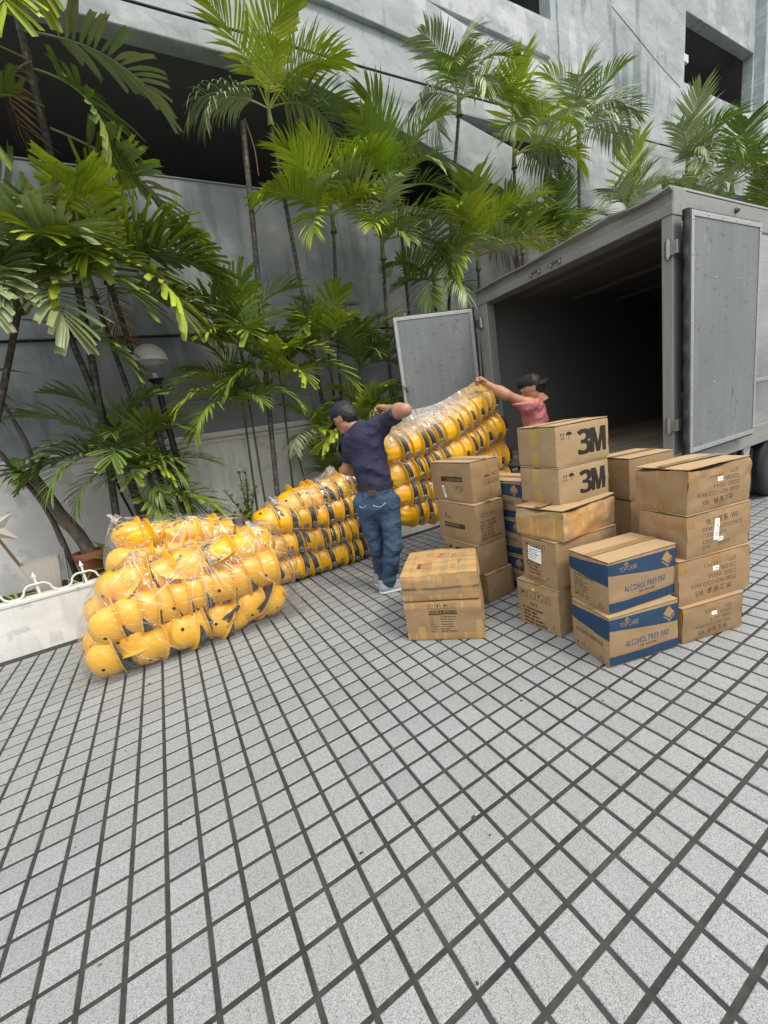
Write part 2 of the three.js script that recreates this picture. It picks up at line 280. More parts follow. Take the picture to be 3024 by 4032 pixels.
{
  const X0 = 3.6, X1 = 8.7, Z1 = -1.745, Z0 = -3.8, Y0 = 0.70, YF = 0.845, YT = 2.715;
  const t = thing('box_truck', 'grey metal box truck with both rear doors swung open and empty dark hold', 'truck');
  // rear frame
  part(t, 'rear_post', rbox(X0, X0 + 0.12, YF - 0.02, 2.56, Z1 - 0.082, Z1, 0.008), frameMat);
  part(t, 'rear_post', rbox(X0, X0 + 0.12, YF - 0.02, 2.60, Z0, Z0 + 0.15, 0.008), frameMat);
  { // header beam: slightly folded profile with a bent rain lip
    const s = new THREE.Shape(); [[0, 2.555], [-0.012, 2.56], [-0.014, 2.63], [0.004, 2.645], [0.004, 2.70], [-0.05, 2.712], [-0.05, 2.726], [0.16, 2.735], [0.16, 2.555]].forEach((p, i) => (i ? s.lineTo(...p) : s.moveTo(...p)));
    const g = new THREE.ExtrudeGeometry(s, { depth: Z1 - Z0 - 0.002, bevelEnabled: false, steps: 14 }); g.translate(X0, 0, Z0 + 0.001);
    const p = g.attributes.position; for (let i = 0; i < p.count; i++) if (p.getX(i) < X0 - 0.03) { const z = p.getZ(i); p.setY(i, p.getY(i) + 0.014 * noise3(z * 3, 2, 5) + (z > Z1 - 0.5 ? 0.02 * Math.sin((z - Z1) * 9) : 0)); p.setX(i, p.getX(i) + 0.012 * noise3(z * 6, 7, 1)); }
    g.computeVertexNormals(); part(t, 'header', g, frameMat, 'header beam with a bent lip over the opening');
    for (const z of [-2.95, -2.72]) { const l = part(t, 'door_catch', merge([rbox(X0 - 0.035, X0 - 0.012, 2.585, 2.635, z - 0.06, z - 0.035), rbox(X0 - 0.035, X0 - 0.012, 2.585, 2.635, z + 0.035, z + 0.06), rodBetween([X0 - 0.028, 2.62, z - 0.06], [X0 - 0.028, 2.62, z + 0.06], 0.009)]), hingeMat); l.userData.label = 'small steel door catch'; }
  }
  part(t, 'corner_cap', (() => { const g = rbox(X0 - 0.002, X0 + 0.17, 2.545, 2.733, Z1 - 0.02, Z1 + 0.006, 0.01); return g; })(), frameMat);
  part(t, 'sill', rbox(X0 - 0.02, X0 + 0.14, Y0, YF - 0.022, Z0, Z1, 0.01), frameMat);
  // hold
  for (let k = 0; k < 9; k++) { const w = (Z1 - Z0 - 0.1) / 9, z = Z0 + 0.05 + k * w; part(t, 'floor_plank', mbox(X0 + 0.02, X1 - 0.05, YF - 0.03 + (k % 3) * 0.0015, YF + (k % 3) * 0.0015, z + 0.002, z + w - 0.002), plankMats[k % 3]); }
  part(t, 'inner_side', mbox(X0 + 0.12, X1 - 0.04, YF, 2.66, Z0 + 0.03, Z0 + 0.055), holdShadeMat);
  part(t, 'inner_side', mbox(X0 + 0.12, X1 - 0.04, YF, 2.66, Z1 - 0.055, Z1 - 0.03), holdShadeMat);
  part(t, 'inner_front', mbox(X1 - 0.07, X1 - 0.045, YF, 2.66, Z0 + 0.06, Z1 - 0.06), holdShadeMat);
  part(t, 'inner_roof', mbox(X0 + 0.162, X1 - 0.05, 2.64, 2.66, Z0 + 0.06, Z1 - 0.06), holdShadeMat);
  for (let k = 0; k < 4; k++) part(t, 'roof_bow', mbox(X0 + 0.6 + k, X0 + 0.65 + k, 2.60, 2.638, Z0 + 0.06, Z1 - 0.06), holdShadeMat);
  // outside skin
  for (let k = 0; k < 4; k++) { const a = X0 + 0.125 + k * 1.24, e = Math.min(a + 1.235, X1); for (const [y0, y1] of [[YF + 0.002, 1.255], [1.29, 2.53]]) { part(t, 'side_panel', mbox(a, e, y0, y1, Z1 - 0.028, Z1 - 0.012), brushed); part(t, 'side_panel', mbox(a, e, y0, y1, Z0 + 0.012, Z0 + 0.028), brushed); } }
  for (const z of [Z1, Z0]) {
    const s = z === Z1 ? -1 : 1, r = (a, b) => [Math.min(z + s * a, z + s * b), Math.max(z + s * a, z + s * b)];
    part(t, 'lower_rail', rbox(X0 + 0.142, X1, 0.655, YF, ...r(0, 0.07), 0.008), frameMat); part(t, 'rub_strip', rbox(X0 + 0.125, X1, 1.256, 1.289, ...r(-0.004, 0.02), 0.004), aluMat); part(t, 'upper_rail', rbox(X0 + 0.172, X1, 2.532, 2.715, ...r(0, 0.05), 0.008), frameMat);
  }
  part(t, 'roof_skin', rbox(X0 + 0.165, X1, 2.72, 2.738, Z0, Z1, 0.005), brushed);
  part(t, 'front_skin', mbox(X1, X1 + 0.02, 0.7, 2.72, Z0, Z1), brushed);
  part(t, 'marker_lamp', new THREE.SphereGeometry(0.022, 12, 8).translate(4.55, 2.66, Z1 + 0.01), std(0.10, 0.09, 0.08, 0.4));
  // a door: panel with riveted edging, rubber seal, hinges; local x runs away from the hinge, +z is the inner face
  function door(pos, ry, w, y0, y1, label) {
    const d = new THREE.Group(); d.name = 'rear_door'; d.position.set(...pos); d.rotation.y = ry; d.userData.label = label; t.add(d);
    part(d, 'door_panel', rbox(0.035, w, y0, y1, -0.05, 0.0, 0.006), doorMat);
    const e = 0.038;
    for (const [a, b, c, q] of [[0.035, w, y1 - e, y1], [0.035, w, y0, y0 + e], [0.035, 0.035 + e, y0 + e, y1 - e], [w - e, w, y0 + e, y1 - e]]) part(d, 'edging', rbox(a, b, c, q, 0.0005, 0.006, 0.0025, 1), aluMat);
    const rv = []; for (let k = 0; k < 8; k++) { const y = lerp(y0 + 0.06, y1 - 0.06, k / 7); rv.push([0.054, y], [w - 0.02, y]); } for (let k = 1; k < 5; k++) { const x = lerp(0.05, w - 0.02, k / 5); rv.push([x, y0 + 0.02], [x, y1 - 0.02]); } for (const a of [0.35, 0.7]) for (const b of [0.3, 0.75]) rv.push([w * a, lerp(y0, y1, b)]);
    for (const [x, y] of rv) part(d, 'rivet', rivetG, aluMat).position.set(x, y, x > 0.1 && x < w - 0.06 && y > y0 + 0.06 && y < y1 - 0.06 ? 0 : 0.006);
    part(d, 'seal', (() => { const l = []; for (const [x, a, b] of [[0.018, y0 - 0.012, y1 + 0.012]]) l.push(tube(Array.from({ length: 30 }, (_, k) => V(x + 0.004 * Math.sin(k * 2.3), lerp(a, b, k / 29), -0.024 + 0.004 * Math.sin(k * 1.7))), 0.021, 80, 8)); l.push(rbox(0.02, w, y1 + 0.001, y1 + 0.018, -0.045, -0.008, 0.006), rbox(0.02, w, y0 - 0.018, y0 - 0.001, -0.045, -0.008, 0.006)); return merge(l); })(), rubber, 'black rubber door seal');
    part(d, 'lock_bar', rodBetween([w - 0.16, y0 - 0.05, -0.065], [w - 0.16, y1 + 0.05, -0.065], 0.012), hingeMat);
    return d;
  }
  const rivetG = new THREE.SphereGeometry(0.007, 6, 4);
  door([X0 + 0.015, 0, -1.655], 0, 1.17, 0.815, 2.545, 'scuffed rear door folded against the truck side');
  door([X0 - 0.045, 0, -3.79], Math.PI + 0.315 * -1 + 0.0, 0.98, 0.83, 2.54, 'rear door swung out beside the palms').scale.set(1, 1, -1);
  for (const y of [2.33, 1.05]) {
    part(t, 'hinge', merge([new THREE.CylinderGeometry(0.02, 0.02, 0.11, 14).translate(X0 - 0.016, y, Z1 - 0.03), new THREE.CylinderGeometry(0.012, 0.012, 0.135, 10).translate(X0 - 0.016, y, Z1 - 0.03), rbox(X0 - 0.02, X0 - 0.006, y - 0.045, y + 0.045, Z1 - 0.03, Z1 + 0.03, 0.003), rbox(X0 - 0.02, X0 + 0.06, y - 0.045, y + 0.045, Z1 + 0.022, Z1 + 0.036, 0.004)]), hingeMat);
    part(t, 'hinge', merge([new THREE.CylinderGeometry(0.02, 0.02, 0.11, 14).translate(X0 - 0.018, y + 0.04, Z0 + 0.06), rbox(X0 - 0.03, X0 - 0.004, y - 0.01, y + 0.085, Z0 - 0.01, Z0 + 0.06, 0.003)]), hingeMat);
  }
  // chassis, wheels, mud flap bracket, cab
  for (const z of [-2.35, -3.2]) part(t, 'chassis_rail', rbox(X0 + 0.1, 10.4, 0.5, 0.655, z - 0.035, z + 0.035, 0.006), blackSteel);
  for (let k = 0; k < 6; k++) part(t, 'cross_member', mbox(X0 + 0.35 + k * 0.9, X0 + 0.43 + k * 0.9, 0.58, 0.70, Z0 + 0.08, Z1 - 0.08), blackSteel);
  part(t, 'bumper', rbox(X0 + 0.05, X0 + 0.11, 0.46, 0.56, Z0 + 0.2, Z1 - 0.2, 0.01), blackSteel);
  part(t, 'axle', rodBetween([5.75, 0.37, Z0 + 0.2], [5.75, 0.37, Z1 - 0.2], 0.06), blackSteel);
  const tyre = new THREE.LatheGeometry([[0.2, -0.09], [0.3, -0.1], [0.355, -0.085], [0.37, -0.05], [0.37, 0.05], [0.355, 0.085], [0.3, 0.1], [0.2, 0.09]].map((p) => new THREE.Vector2(...p)), 36).rotateX(Math.PI / 2), rim = new THREE.LatheGeometry([[0.0, 0.02], [0.06, 0.05], [0.1, 0.02], [0.17, 0.0], [0.19, 0.05], [0.205, 0.09]].map((p) => new THREE.Vector2(...p)), 24).rotateX(Math.PI / 2);
  for (const [x, z] of [[5.75, Z1 - 0.13], [5.75, Z1 - 0.34], [5.75, Z0 + 0.13], [5.75, Z0 + 0.34], [9.4, Z1 - 0.15], [9.4, Z0 + 0.15]]) { const w = new THREE.Group(); w.name = 'wheel'; w.position.set(x, 0.371, z); t.add(w); part(w, 'tyre', tyre, rubber); const r = part(w, 'rim', rim, aluMat); if (z < -2.7) r.rotation.y = Math.PI; }
  part(t, 'mud_flap', rbox(5.24, 5.26, 0.14, 0.60, -2.1, -1.82, 0.004), rubber);
  { const s = new THREE.Shape(); [[0, 0], [0.16, 0], [0.12, -0.14], [0.09, -0.16], [0.085, -0.3], [0.07, -0.31], [0.06, -0.15]].forEach((p, i) => (i ? s.lineTo(...p) : s.moveTo(...p))); const g = new THREE.ExtrudeGeometry(s, { depth: 0.012, bevelEnabled: true, bevelSize: 0.003, bevelThickness: 0.003, bevelSegments: 1 }); g.translate(4.95, 0.65, -1.80); part(t, 'flap_bracket', g, aluMat); }
  const cab = part(t, 'cab', (() => { const s = new THREE.Shape(); [[8.85, 0.45], [10.55, 0.45], [10.62, 1.15], [10.35, 2.15], [10.2, 2.25], [8.85, 2.25]].forEach((p, i) => (i ? s.lineTo(...p) : s.moveTo(...p))); const g = new THREE.ExtrudeGeometry(s, { depth: 1.75, bevelEnabled: true, bevelSize: 0.04, bevelThickness: 0.05, bevelSegments: 3 }); g.translate(0, 0, -3.65); return g; })(), std(0.6, 0.6, 0.58, 0.35));
  for (const z of [-3.705, -1.845]) part(cab, 'side_window', mbox(9.3, 10.1, 1.35, 2.05, z - 0.004, z + 0.004), std(0.02, 0.025, 0.03, 0.1));
  part(cab, 'windscreen', (() => { const g = mbox(-0.004, 0.004, 0, 0.95, -3.6, -1.95); g.rotateZ(0.263); g.translate(10.66, 1.2, 0); return g; })(), std(0.02, 0.025, 0.03, 0.1));
}
// ---------- cartons ----------
const strokesCJK = {
  shi: [[.05, .38, .95, .38], [.25, .1, .25, .85], [.5, .08, .5, .65], [.75, .08, .75, .65], [.25, .85, .95, .85], [.5, .65, .75, .65]],
  li: [[.48, .02, .54, .2], [.15, .26, .85, .26], [.32, .4, .4, .75], [.68, .4, .58, .82], [.05, .9, .95, .9]],
  mao: [[.15, .1, .45, .05], [.15, .1, .15, .4], [.15, .4, .45, .35], [.55, .08, .9, .08], [.9, .08, .85, .42], [.7, .08, .55, .45], [.25, .5, .75, .5], [.75, .5, .75, .8], [.25, .5, .25, .8], [.5, .58, .5, .75], [.5, .75, .2, .98], [.55, .8, .85, .98]],
  yi: [[.25, .05, .75, .05], [.75, .05, .75, .42], [.75, .42, .25, .42], [.25, .42, .25, .05], [.25, .23, .75, .23], [.3, .5, .1, .75], [.25, .55, .88, .55], [.88, .55, .8, .95], [.48, .58, .2, .9], [.65, .58, .4, .97]],
};
function cjk(g, name, x, y, s, w) { g.save(); g.lineWidth = w; g.lineCap = 'round'; g.beginPath(); for (const [a, b, c, d] of strokesCJK[name]) { g.moveTo(x + a * s, y + b * s); g.lineTo(x + c * s, y + d * s); } g.stroke(); g.restore(); }
const INK = '#241d18', BLUE = '#1b3a57', TAN = '#a07c4f';
function txt(g, s, x, y, h, o = {}) { g.save(); g.translate(x, y); if (o.rot) g.rotate(o.rot); g.scale((o.cond ?? 1) * 0.01 * h / 0.7, 0.01 * h / 0.7); g.font = (o.bold === false ? '' : 'bold ') + '100px ' + (o.font ?? 'sans-serif'); g.textAlign = o.align ?? 'left'; g.fillStyle = o.fill ?? INK; g.fillText(s, 0, 0); g.restore(); }
const sym = { // each in a unit square at x,y of size s
  arrows(g, x, y, s) { g.save(); g.translate(x, y); g.scale(s, s); g.fillStyle = INK; for (const a of [0.22, 0.62]) { g.fillRect(a + 0.04, 0.25, 0.08, 0.6); g.beginPath(); g.moveTo(a - 0.08, 0.3); g.lineTo(a + 0.08, 0.02); g.lineTo(a + 0.24, 0.3); g.fill(); } g.fillRect(0.08, 0.9, 0.84, 0.07); g.restore(); },
  umbrella(g, x, y, s) { g.save(); g.translate(x, y); g.scale(s, s); g.fillStyle = INK; g.strokeStyle = INK; g.beginPath(); g.arc(0.5, 0.5, 0.44, Math.PI, 0); g.fill(); g.lineWidth = 0.06; g.beginPath(); g.moveTo(0.5, 0.45); g.lineTo(0.5, 0.88); g.arc(0.42, 0.88, 0.08, 0, Math.PI); g.stroke(); for (let k = 0; k < 5; k++) g.fillRect(0.4 + k * 0.12, -0.12 + (k % 2) * 0.07, 0.04, 0.05); g.restore(); },
  glass(g, x, y, s) { g.save(); g.translate(x, y); g.scale(s, s); g.fillStyle = INK; g.beginPath(); g.moveTo(0.22, 0.1); g.lineTo(0.78, 0.1); g.quadraticCurveTo(0.8, 0.5, 0.55, 0.55); g.lineTo(0.55, 0.82); g.lineTo(0.72, 0.92); g.lineTo(0.28, 0.92); g.lineTo(0.45, 0.82); g.lineTo(0.45, 0.55); g.quadraticCurveTo(0.2, 0.5, 0.22, 0.1); g.fill(); g.restore(); },
  cross(g, x, y, s) { g.save(); g.translate(x, y); g.scale(s, s); g.strokeStyle = INK; g.lineWidth = 0.08; g.beginPath(); g.moveTo(0.2, 0.2); g.lineTo(0.8, 0.85); g.moveTo(0.8, 0.2); g.lineTo(0.2, 0.85); g.moveTo(0.3, 0.85); g.lineTo(0.7, 0.85); g.stroke(); g.restore(); },
  boxed(g, k, x, y, s) { g.save(); g.strokeStyle = INK; g.lineWidth = s * 0.06; g.strokeRect(x, y, s, s); g.restore(); sym[k](g, x + s * 0.16, y + s * 0.16, s * 0.68); },
};
function lines(g, x, y, w, n, lh, seed, fill = INK, h = 0.5) { const r = rng(seed); g.fillStyle = fill; for (let k = 0; k < n; k++) { let a = x; const e = x + w * (0.55 + 0.45 * r()); while (a < e) { const q = lh * (0.15 + 0.35 * r()); g.fillRect(a, y + k * lh + lh * 0.1 * r(), q, lh * h * (0.7 + 0.3 * r())); a += q + lh * (0.08 + (r() < 0.2 ? 0.4 : 0)); } } }
function tapeRect(g, x, y, w, h, c = 'rgba(150,110,55,0.55)', rot = 0) { g.save(); g.translate(x + w / 2, y + h / 2); g.rotate(rot); g.fillStyle = c; g.fillRect(-w / 2, -h / 2, w, h); g.fillStyle = 'rgba(235,215,170,0.20)'; for (let k = 0; k < 5; k++) g.fillRect(-w / 2 + w * ((k * 0.37) % 1), -h / 2, w * 0.03, h); g.restore(); }
function petals(g, x, y, s, c) { g.fillStyle = c; for (const [a, b] of [[0, -.3], [-.3, 0], [.3, 0], [0, .28]]) { g.beginPath(); g.ellipse(x + a * s, y + b * s, s * 0.17, s * 0.17, 0, 0, 7); g.fill(); } }
const art = {
  topcareWide(g, w, h) {
    g.fillStyle = BLUE; g.beginPath(); g.moveTo(0, h * .03); g.lineTo(w, h * .06); g.lineTo(w, h * .43); g.lineTo(0, h * .25); g.fill();
    g.fillRect(0, h * .785, w, h * .2); g.fillStyle = INK; for (let k = 0; k < 60; k++) g.fillRect(w * (0.02 + k * 0.0161), h * .755, w * 0.008, h * 0.006);
    txt(g, 'TOPCARE', w * .155, h * .225, h * .085, { cond: .78, bold: false, fill: TAN }); petals(g, w * .255, h * .095, h * .1, TAN);
    g.save(); g.translate(w * .845, h * .25); g.fillStyle = TAN; g.beginPath(); g.moveTo(-.036, -.01); g.quadraticCurveTo(-.01, -.045, .006, -.048); g.quadraticCurveTo(.022, -.02, .038, -.012); g.quadraticCurveTo(.012, 0.008, 0.002, 0.02); g.quadraticCurveTo(-.016, 0, -.036, -.01); g.fill(); g.strokeStyle = TAN; g.lineWidth = 0.006; g.beginPath(); g.moveTo(-.036, 0.004); g.quadraticCurveTo(-.014, 0.014, 0.002, 0.036); g.quadraticCurveTo(.016, 0.014, .038, 0.002); g.stroke(); g.restore();
    txt(g, 'ALCOHOL PREP PAD', w * .215, h * .635, h * .115, { cond: .62, fill: '#24466a' }); txt(g, 'SIZE: 65X30 MM', w * .41, h * .715, h * .045, { cond: .8 });
  },
  topcareEnd(small) { return (g, w, h) => {
    g.fillStyle = BLUE; g.beginPath(); g.moveTo(0, h * .11); g.lineTo(w, h * .03); g.lineTo(w, h * .45); g.lineTo(0, h * .35); g.fill();
    if (small) { txt(g, 'ALCOHOL PREP PAD', w * .14, h * .45, h * .055, { cond: .7, rot: 0.02 }); lines(g, w * .14, h * .49, w * .4, 9, h * .042, 7); }
    else txt(g, 'ALCOHOL PREP PAD', w * .14, h * .60, h * .085, { cond: .62, rot: 0.02 });
    txt(g, 'CE', w * .26, h * .9, h * .07, { cond: .9, bold: false }); sym.umbrella(g, w * .13, h * .83, h * .07); sym.cross(g, w * .42, h * .83, h * .07); g.strokeStyle = INK; g.lineWidth = h * 0.01; g.beginPath(); g.moveTo(w * .8, h * .83); g.lineTo(w * .87, h * .92); g.lineTo(w * .74, h * .92); g.closePath(); g.stroke();
  }; },
  hotCold(flip, sticker) { return (g, w, h) => {
    tapeRect(g, w * .44, 0, w * .13, h * .34); tapeRect(g, w * .44, h * .78, w * .13, h * .22); tapeRect(g, 0, 0, w * .12, h * .3); tapeRect(g, w * .93, h * .1, w * .07, h * .3);
    g.save(); if (flip) { g.translate(w, h); g.rotate(Math.PI); }
    g.strokeStyle = INK; ['shi', 'li', 'mao', 'yi'].forEach((c, k) => cjk(g, c, w * (.28 + k * .085), h * .14, w * .075, w * .006)); txt(g, 'WS', w * .66, h * .255, h * .11, { bold: false });
    txt(g, 'ITEM: HOT COLD PACK', w * .22, h * .43, h * .085, { bold: false, cond: 0.95 }); txt(g, 'CODE: zh014', w * .22, h * .57, h * .085, { bold: false }); txt(g, 'COLOR:', w * .22, h * .71, h * .085, { bold: false }); txt(g, 'QTY:', w * .22, h * .85, h * .085, { bold: false }); txt(g, '50 PCS', w * .46, h * .83, h * .085, { bold: false });
    g.fillStyle = '#efefec'; g.fillRect(w * .455, h * .63, w * .08, h * .1); txt(g, sticker ? 'Green' : 'Blue', w * .463, h * .695, h * .04, { bold: false, cond: 0.8 });
    if (sticker) { g.save(); g.translate(w * .40, h * .18); g.rotate(0.08); g.fillStyle = '#f2f2f0'; g.fillRect(0, 0, w * .075, h * .5); txt(g, '37R-130', w * .024, h * .02, h * .065, { rot: Math.PI / 2, font: 'monospace', bold: false }); txt(g, 'SL', w * .06, h * .18, h * .06, { rot: Math.PI / 2, font: 'monospace', bold: false }); g.restore(); }
    g.restore();
  }; },
  plainTape(seed) { return (g, w, h) => { const r = rng(seed); tapeRect(g, w * (.4 + .1 * r()), 0, w * .13, h * .3); tapeRect(g, w * .44, h * .72, w * .13, h * .28); tapeRect(g, 0, h * .86, w, h * .1, 'rgba(140,105,60,0.3)'); if (r() < .6) tapeRect(g, w * .9, h * .05, w * .1, h * .35); }; },
  m3(g, w, h) { // big lettering, arrows, umbrella
    sym.arrows(g, w * .075, h * .18, w * .10); sym.umbrella(g, w * .185, h * .16, w * .115);
    txt(g, '3', w * .375, h * .79, h * .60, { cond: .98 }); txt(g, '3', w * .387, h * .79, h * .60, { cond: .98 }); txt(g, '3', w * .399, h * .79, h * .60, { cond: .98 });
    txt(g, 'M', w * .585, h * .79, h * .60, { cond: .78 }); txt(g, 'M', w * .597, h * .79, h * .60, { cond: .78 }); txt(g, 'M', w * .61, h * .79, h * .60, { cond: .78 });
  },
  m3End(g, w, h) { const c = 'rgba(190,150,60,0.6)'; tapeRect(g, w * .37, h * .02, w * .18, h * .4, c); tapeRect(g, w * .40, h * .62, w * .18, h * .38, c); },
  tapedAll(seed) { return (g, w, h) => { const r = rng(seed); for (let k = 0; k < 11; k++) { const c = `rgba(${165 + 40 * r() | 0},${125 + 30 * r() | 0},${60 + 20 * r() | 0},${0.3 + 0.3 * r()})`; if (r() < .5) tapeRect(g, -w * .1, h * r() * .9, w * 1.2, h * .17, c, (r() - .5) * .12); else tapeRect(g, w * r() * .9, -h * .05, w * .12, h * 1.1, c, (r() - .5) * .16); } }; },
  handle(g, w, h) { // lower taped carton front
    art.tapedBottom(g, w, h); const s = w * .07; ['arrows', 'glass', 'umbrella', 'cross'].forEach((k, i) => sym.boxed(g, k, w * (.31 + i * .095), h * .05, s));
    g.fillStyle = INK; g.fillRect(w * .32, h * .215, w * .36, h * .11); txt(g, 'HANDLE WITH CARE', w * .325, h * .30, h * .072, { cond: .74, fill: TAN });
    ['QTY', 'N.W.', 'G.W.', 'MEAS.', 'EXP. NO.', 'LOT N', 'MFG.'].forEach((t, k) => { txt(g, t, w * .325, h * (.40 + k * .062), h * .035, { cond: .9 }); lines(g, w * .46, h * (.373 + k * .062), w * .2, 1, h * .05, 30 + k); });
  },
  tapedBottom(g, w, h) { tapeRect(g, 0, h * .80, w, h * .17, 'rgba(180,135,75,0.45)'); tapeRect(g, w * .16, h * .62, w * .09, h * .36, 'rgba(195,150,75,0.5)'); tapeRect(g, 0, -h * .02, w, h * .16, 'rgba(185,140,80,0.45)'); tapeRect(g, w * .9, h * .5, w * .08, h * .5, 'rgba(195,150,75,0.45)'); },
  tapedFront(g, w, h) { const c = 'rgba(185,140,78,0.42)'; tapeRect(g, 0, h * .05, w, h * .16, c); tapeRect(g, 0, h * .78, w, h * .22, c); g.fillStyle = 'rgba(70,45,20,0.45)'; g.fillRect(0, h * .48, w, h * .10); tapeRect(g, w * .05, 0, w * .1, h * .45, c, -.1); tapeRect(g, w * .2, 0, w * .08, h * .6, c, -.12); tapeRect(g, w * .78, 0, w * .13, h * .8, c, -.1); tapeRect(g, w * .45, 0, w * .1, h * .3, c); g.strokeStyle = '#5a4530'; g.lineWidth = .002; g.beginPath(); g.ellipse(w * .52, h * .27, w * .05, h * .2, .3, 0, 7); g.stroke(); },
  tapedTop(g, w, h) { const c = 'rgba(195,150,85,0.38)'; for (const y of [.0, .16, .4, .62, .86]) tapeRect(g, 0, h * y, w, h * .12, c); for (const x of [.02, .3, .5, .82]) tapeRect(g, w * x, 0, w * .1, h, c); g.fillStyle = '#6b4526'; g.fillRect(w * .25, h * .2, w * .18, h * .2); g.fillStyle = '#a0744a'; g.fillRect(w * .26, h * .25, w * .16, h * .15); g.fillStyle = '#b58a5c'; g.fillRect(w * .52, h * .2, w * .17, h * .2); g.strokeStyle = '#8c2d22'; g.lineWidth = .003; g.beginPath(); const r = rng(3); for (let k = 0; k < 26; k++) { const a = w * (.62 + k * .007), b = h * (.45 + .1 * r()); k ? g.lineTo(a, b) : g.moveTo(a, b); } g.stroke(); txt(g, 'URINE', w * .1, h * .72, h * .06, { bold: false, fill: '#8a5a33' }); txt(g, 'NON', w * .32, h * .78, h * .04, { bold: false }); txt(g, '22 W', w * .55, h * .72, h * .07, { bold: false, fill: '#5d3f25' }); },
  labelled(g, w, h) { const s = w * .13; ['umbrella', 'cross', 'glass', 'arrows'].forEach((k, i) => sym.boxed(g, k, w * (.13 + i * .15), h * .1, s)); lines(g, w * .16, h * .3, w * .45, 7, h * .075, 41); txt(g, 'MADE IN CHINA', w * .17, h * .93, h * .05, { cond: .8, bold: false }); g.save(); g.translate(w * .23, h * .17); g.rotate(.07); g.fillStyle = '#eeeeea'; g.fillRect(0, 0, w * .4, h * .32); lines(g, w * .03, h * .04, w * .33, 5, h * .05, 43, '#333', .4); g.restore(); g.strokeStyle = INK; g.lineWidth = .0022; g.beginPath(); for (let k = 0; k < 40; k++) { const a = k / 40 * 12; const x = w * (.36 + k * .011), y = h * (.85 + .05 * Math.sin(a)); k ? g.lineTo(x, y) : g.moveTo(x, y); } g.stroke(); },
  hxt(g, w, h) { const s = w * .155; ['umbrella', 'cross', 'glass', 'arrows'].forEach((k, i) => sym.boxed(g, k, w * (.1 + i * .185), h * .17, s)); txt(g, 'HXT', w * .33, h * .50, h * .075, {}); lines(g, w * .14, h * .55, w * .6, 5, h * .085, 47, INK, .62); g.fillStyle = '#e6d23a'; g.beginPath(); g.ellipse(w * .42, h * .12, w * .028, w * .028, 0, 0, 7); g.fill(); g.fillStyle = INK; g.fillRect(w * .83, h * .8, w * .02, h * .07); },
  tapeFlip(g, w, h) { g.save(); g.translate(w, h); g.rotate(Math.PI); art.tapeName(g, w, h); g.restore(); g.save(); g.translate(w * .28, h * .6); g.rotate(-.2); g.fillStyle = '#f0f0ee'; g.fillRect(0, 0, w * .05, h * .33); txt(g, 'ALTY1', w * .01, h * .05, h * .045, { rot: Math.PI / 2 }); g.restore(); },
  tapeName(g, w, h) { txt(g, 'TOPCARE', w * .18, h * .42, h * .08, { cond: .72, bold: false }); petals(g, w * .26, h * .3, h * .08, INK); g.fillStyle = '#332b22'; g.fillRect(w * .2, h * .52, w * .52, h * .13); txt(g, 'ADHESIVE BANDAGES', w * .22, h * .61, h * .065, { cond: .6, fill: '#8a7350' }); },
  tapeEndFlip(g, w, h) { tapeRect(g, w * .45, 0, w * .16, h * .5); tapeRect(g, w * .5, h * .6, w * .14, h * .4); g.save(); g.translate(w, h); g.rotate(Math.PI); ['arrows', 'glass', 'umbrella', 'cross'].forEach((k, i) => sym.boxed(g, k, w * (.1 + i * .14), h * .4, w * .115)); txt(g, 'CINO.', w * .1, h * .65, h * .07, { bold: false }); lines(g, w * .4, h * .58, w * .3, 1, h * .1, 51); g.restore(); },
  lot(g, w, h) { tapeRect(g, w * .42, 0, w * .16, h * .4); tapeRect(g, w * .45, h * .8, w * .14, h * .2); ['arrows', 'glass', 'umbrella', 'cross'].forEach((k, i) => sym.boxed(g, k, w * (.17 + i * .15), h * .22, w * .12)); ['LOT.: 20250520', 'MFG.: 20250520', 'QTY: 200 PCS', 'G.W.: 3.5 KG', 'N.W.: 2.6 KGS', 'MEAS: 45X28X30CM'].forEach((s, k) => txt(g, s, w * .14, h * (.47 + k * .085), h * .055, { cond: .88 })); },
  none() {},
};
const flapMat = std(1, 1, 1, 0.85, { map: dataTex(256, 256, (u, v) => { const L = 1 + 0.12 * tfbm(u, v, 6, 4, 301) + 0.06 * tfbm(u, v * 0.2, 60, 2, 307); return [0.40 * L, 0.275 * L, 0.15 * L]; }, [3, 3]) });
const tapeMat = phys(0.32, 0.2, 0.09, 0.25, { clearcoat: 0.4, clearcoatRoughness: 0.2 }), tapeYellow = phys(0.43, 0.31, 0.12, 0.25, { clearcoat: 0.4, clearcoatRoughness: 0.2 });
const labelStyle = {};
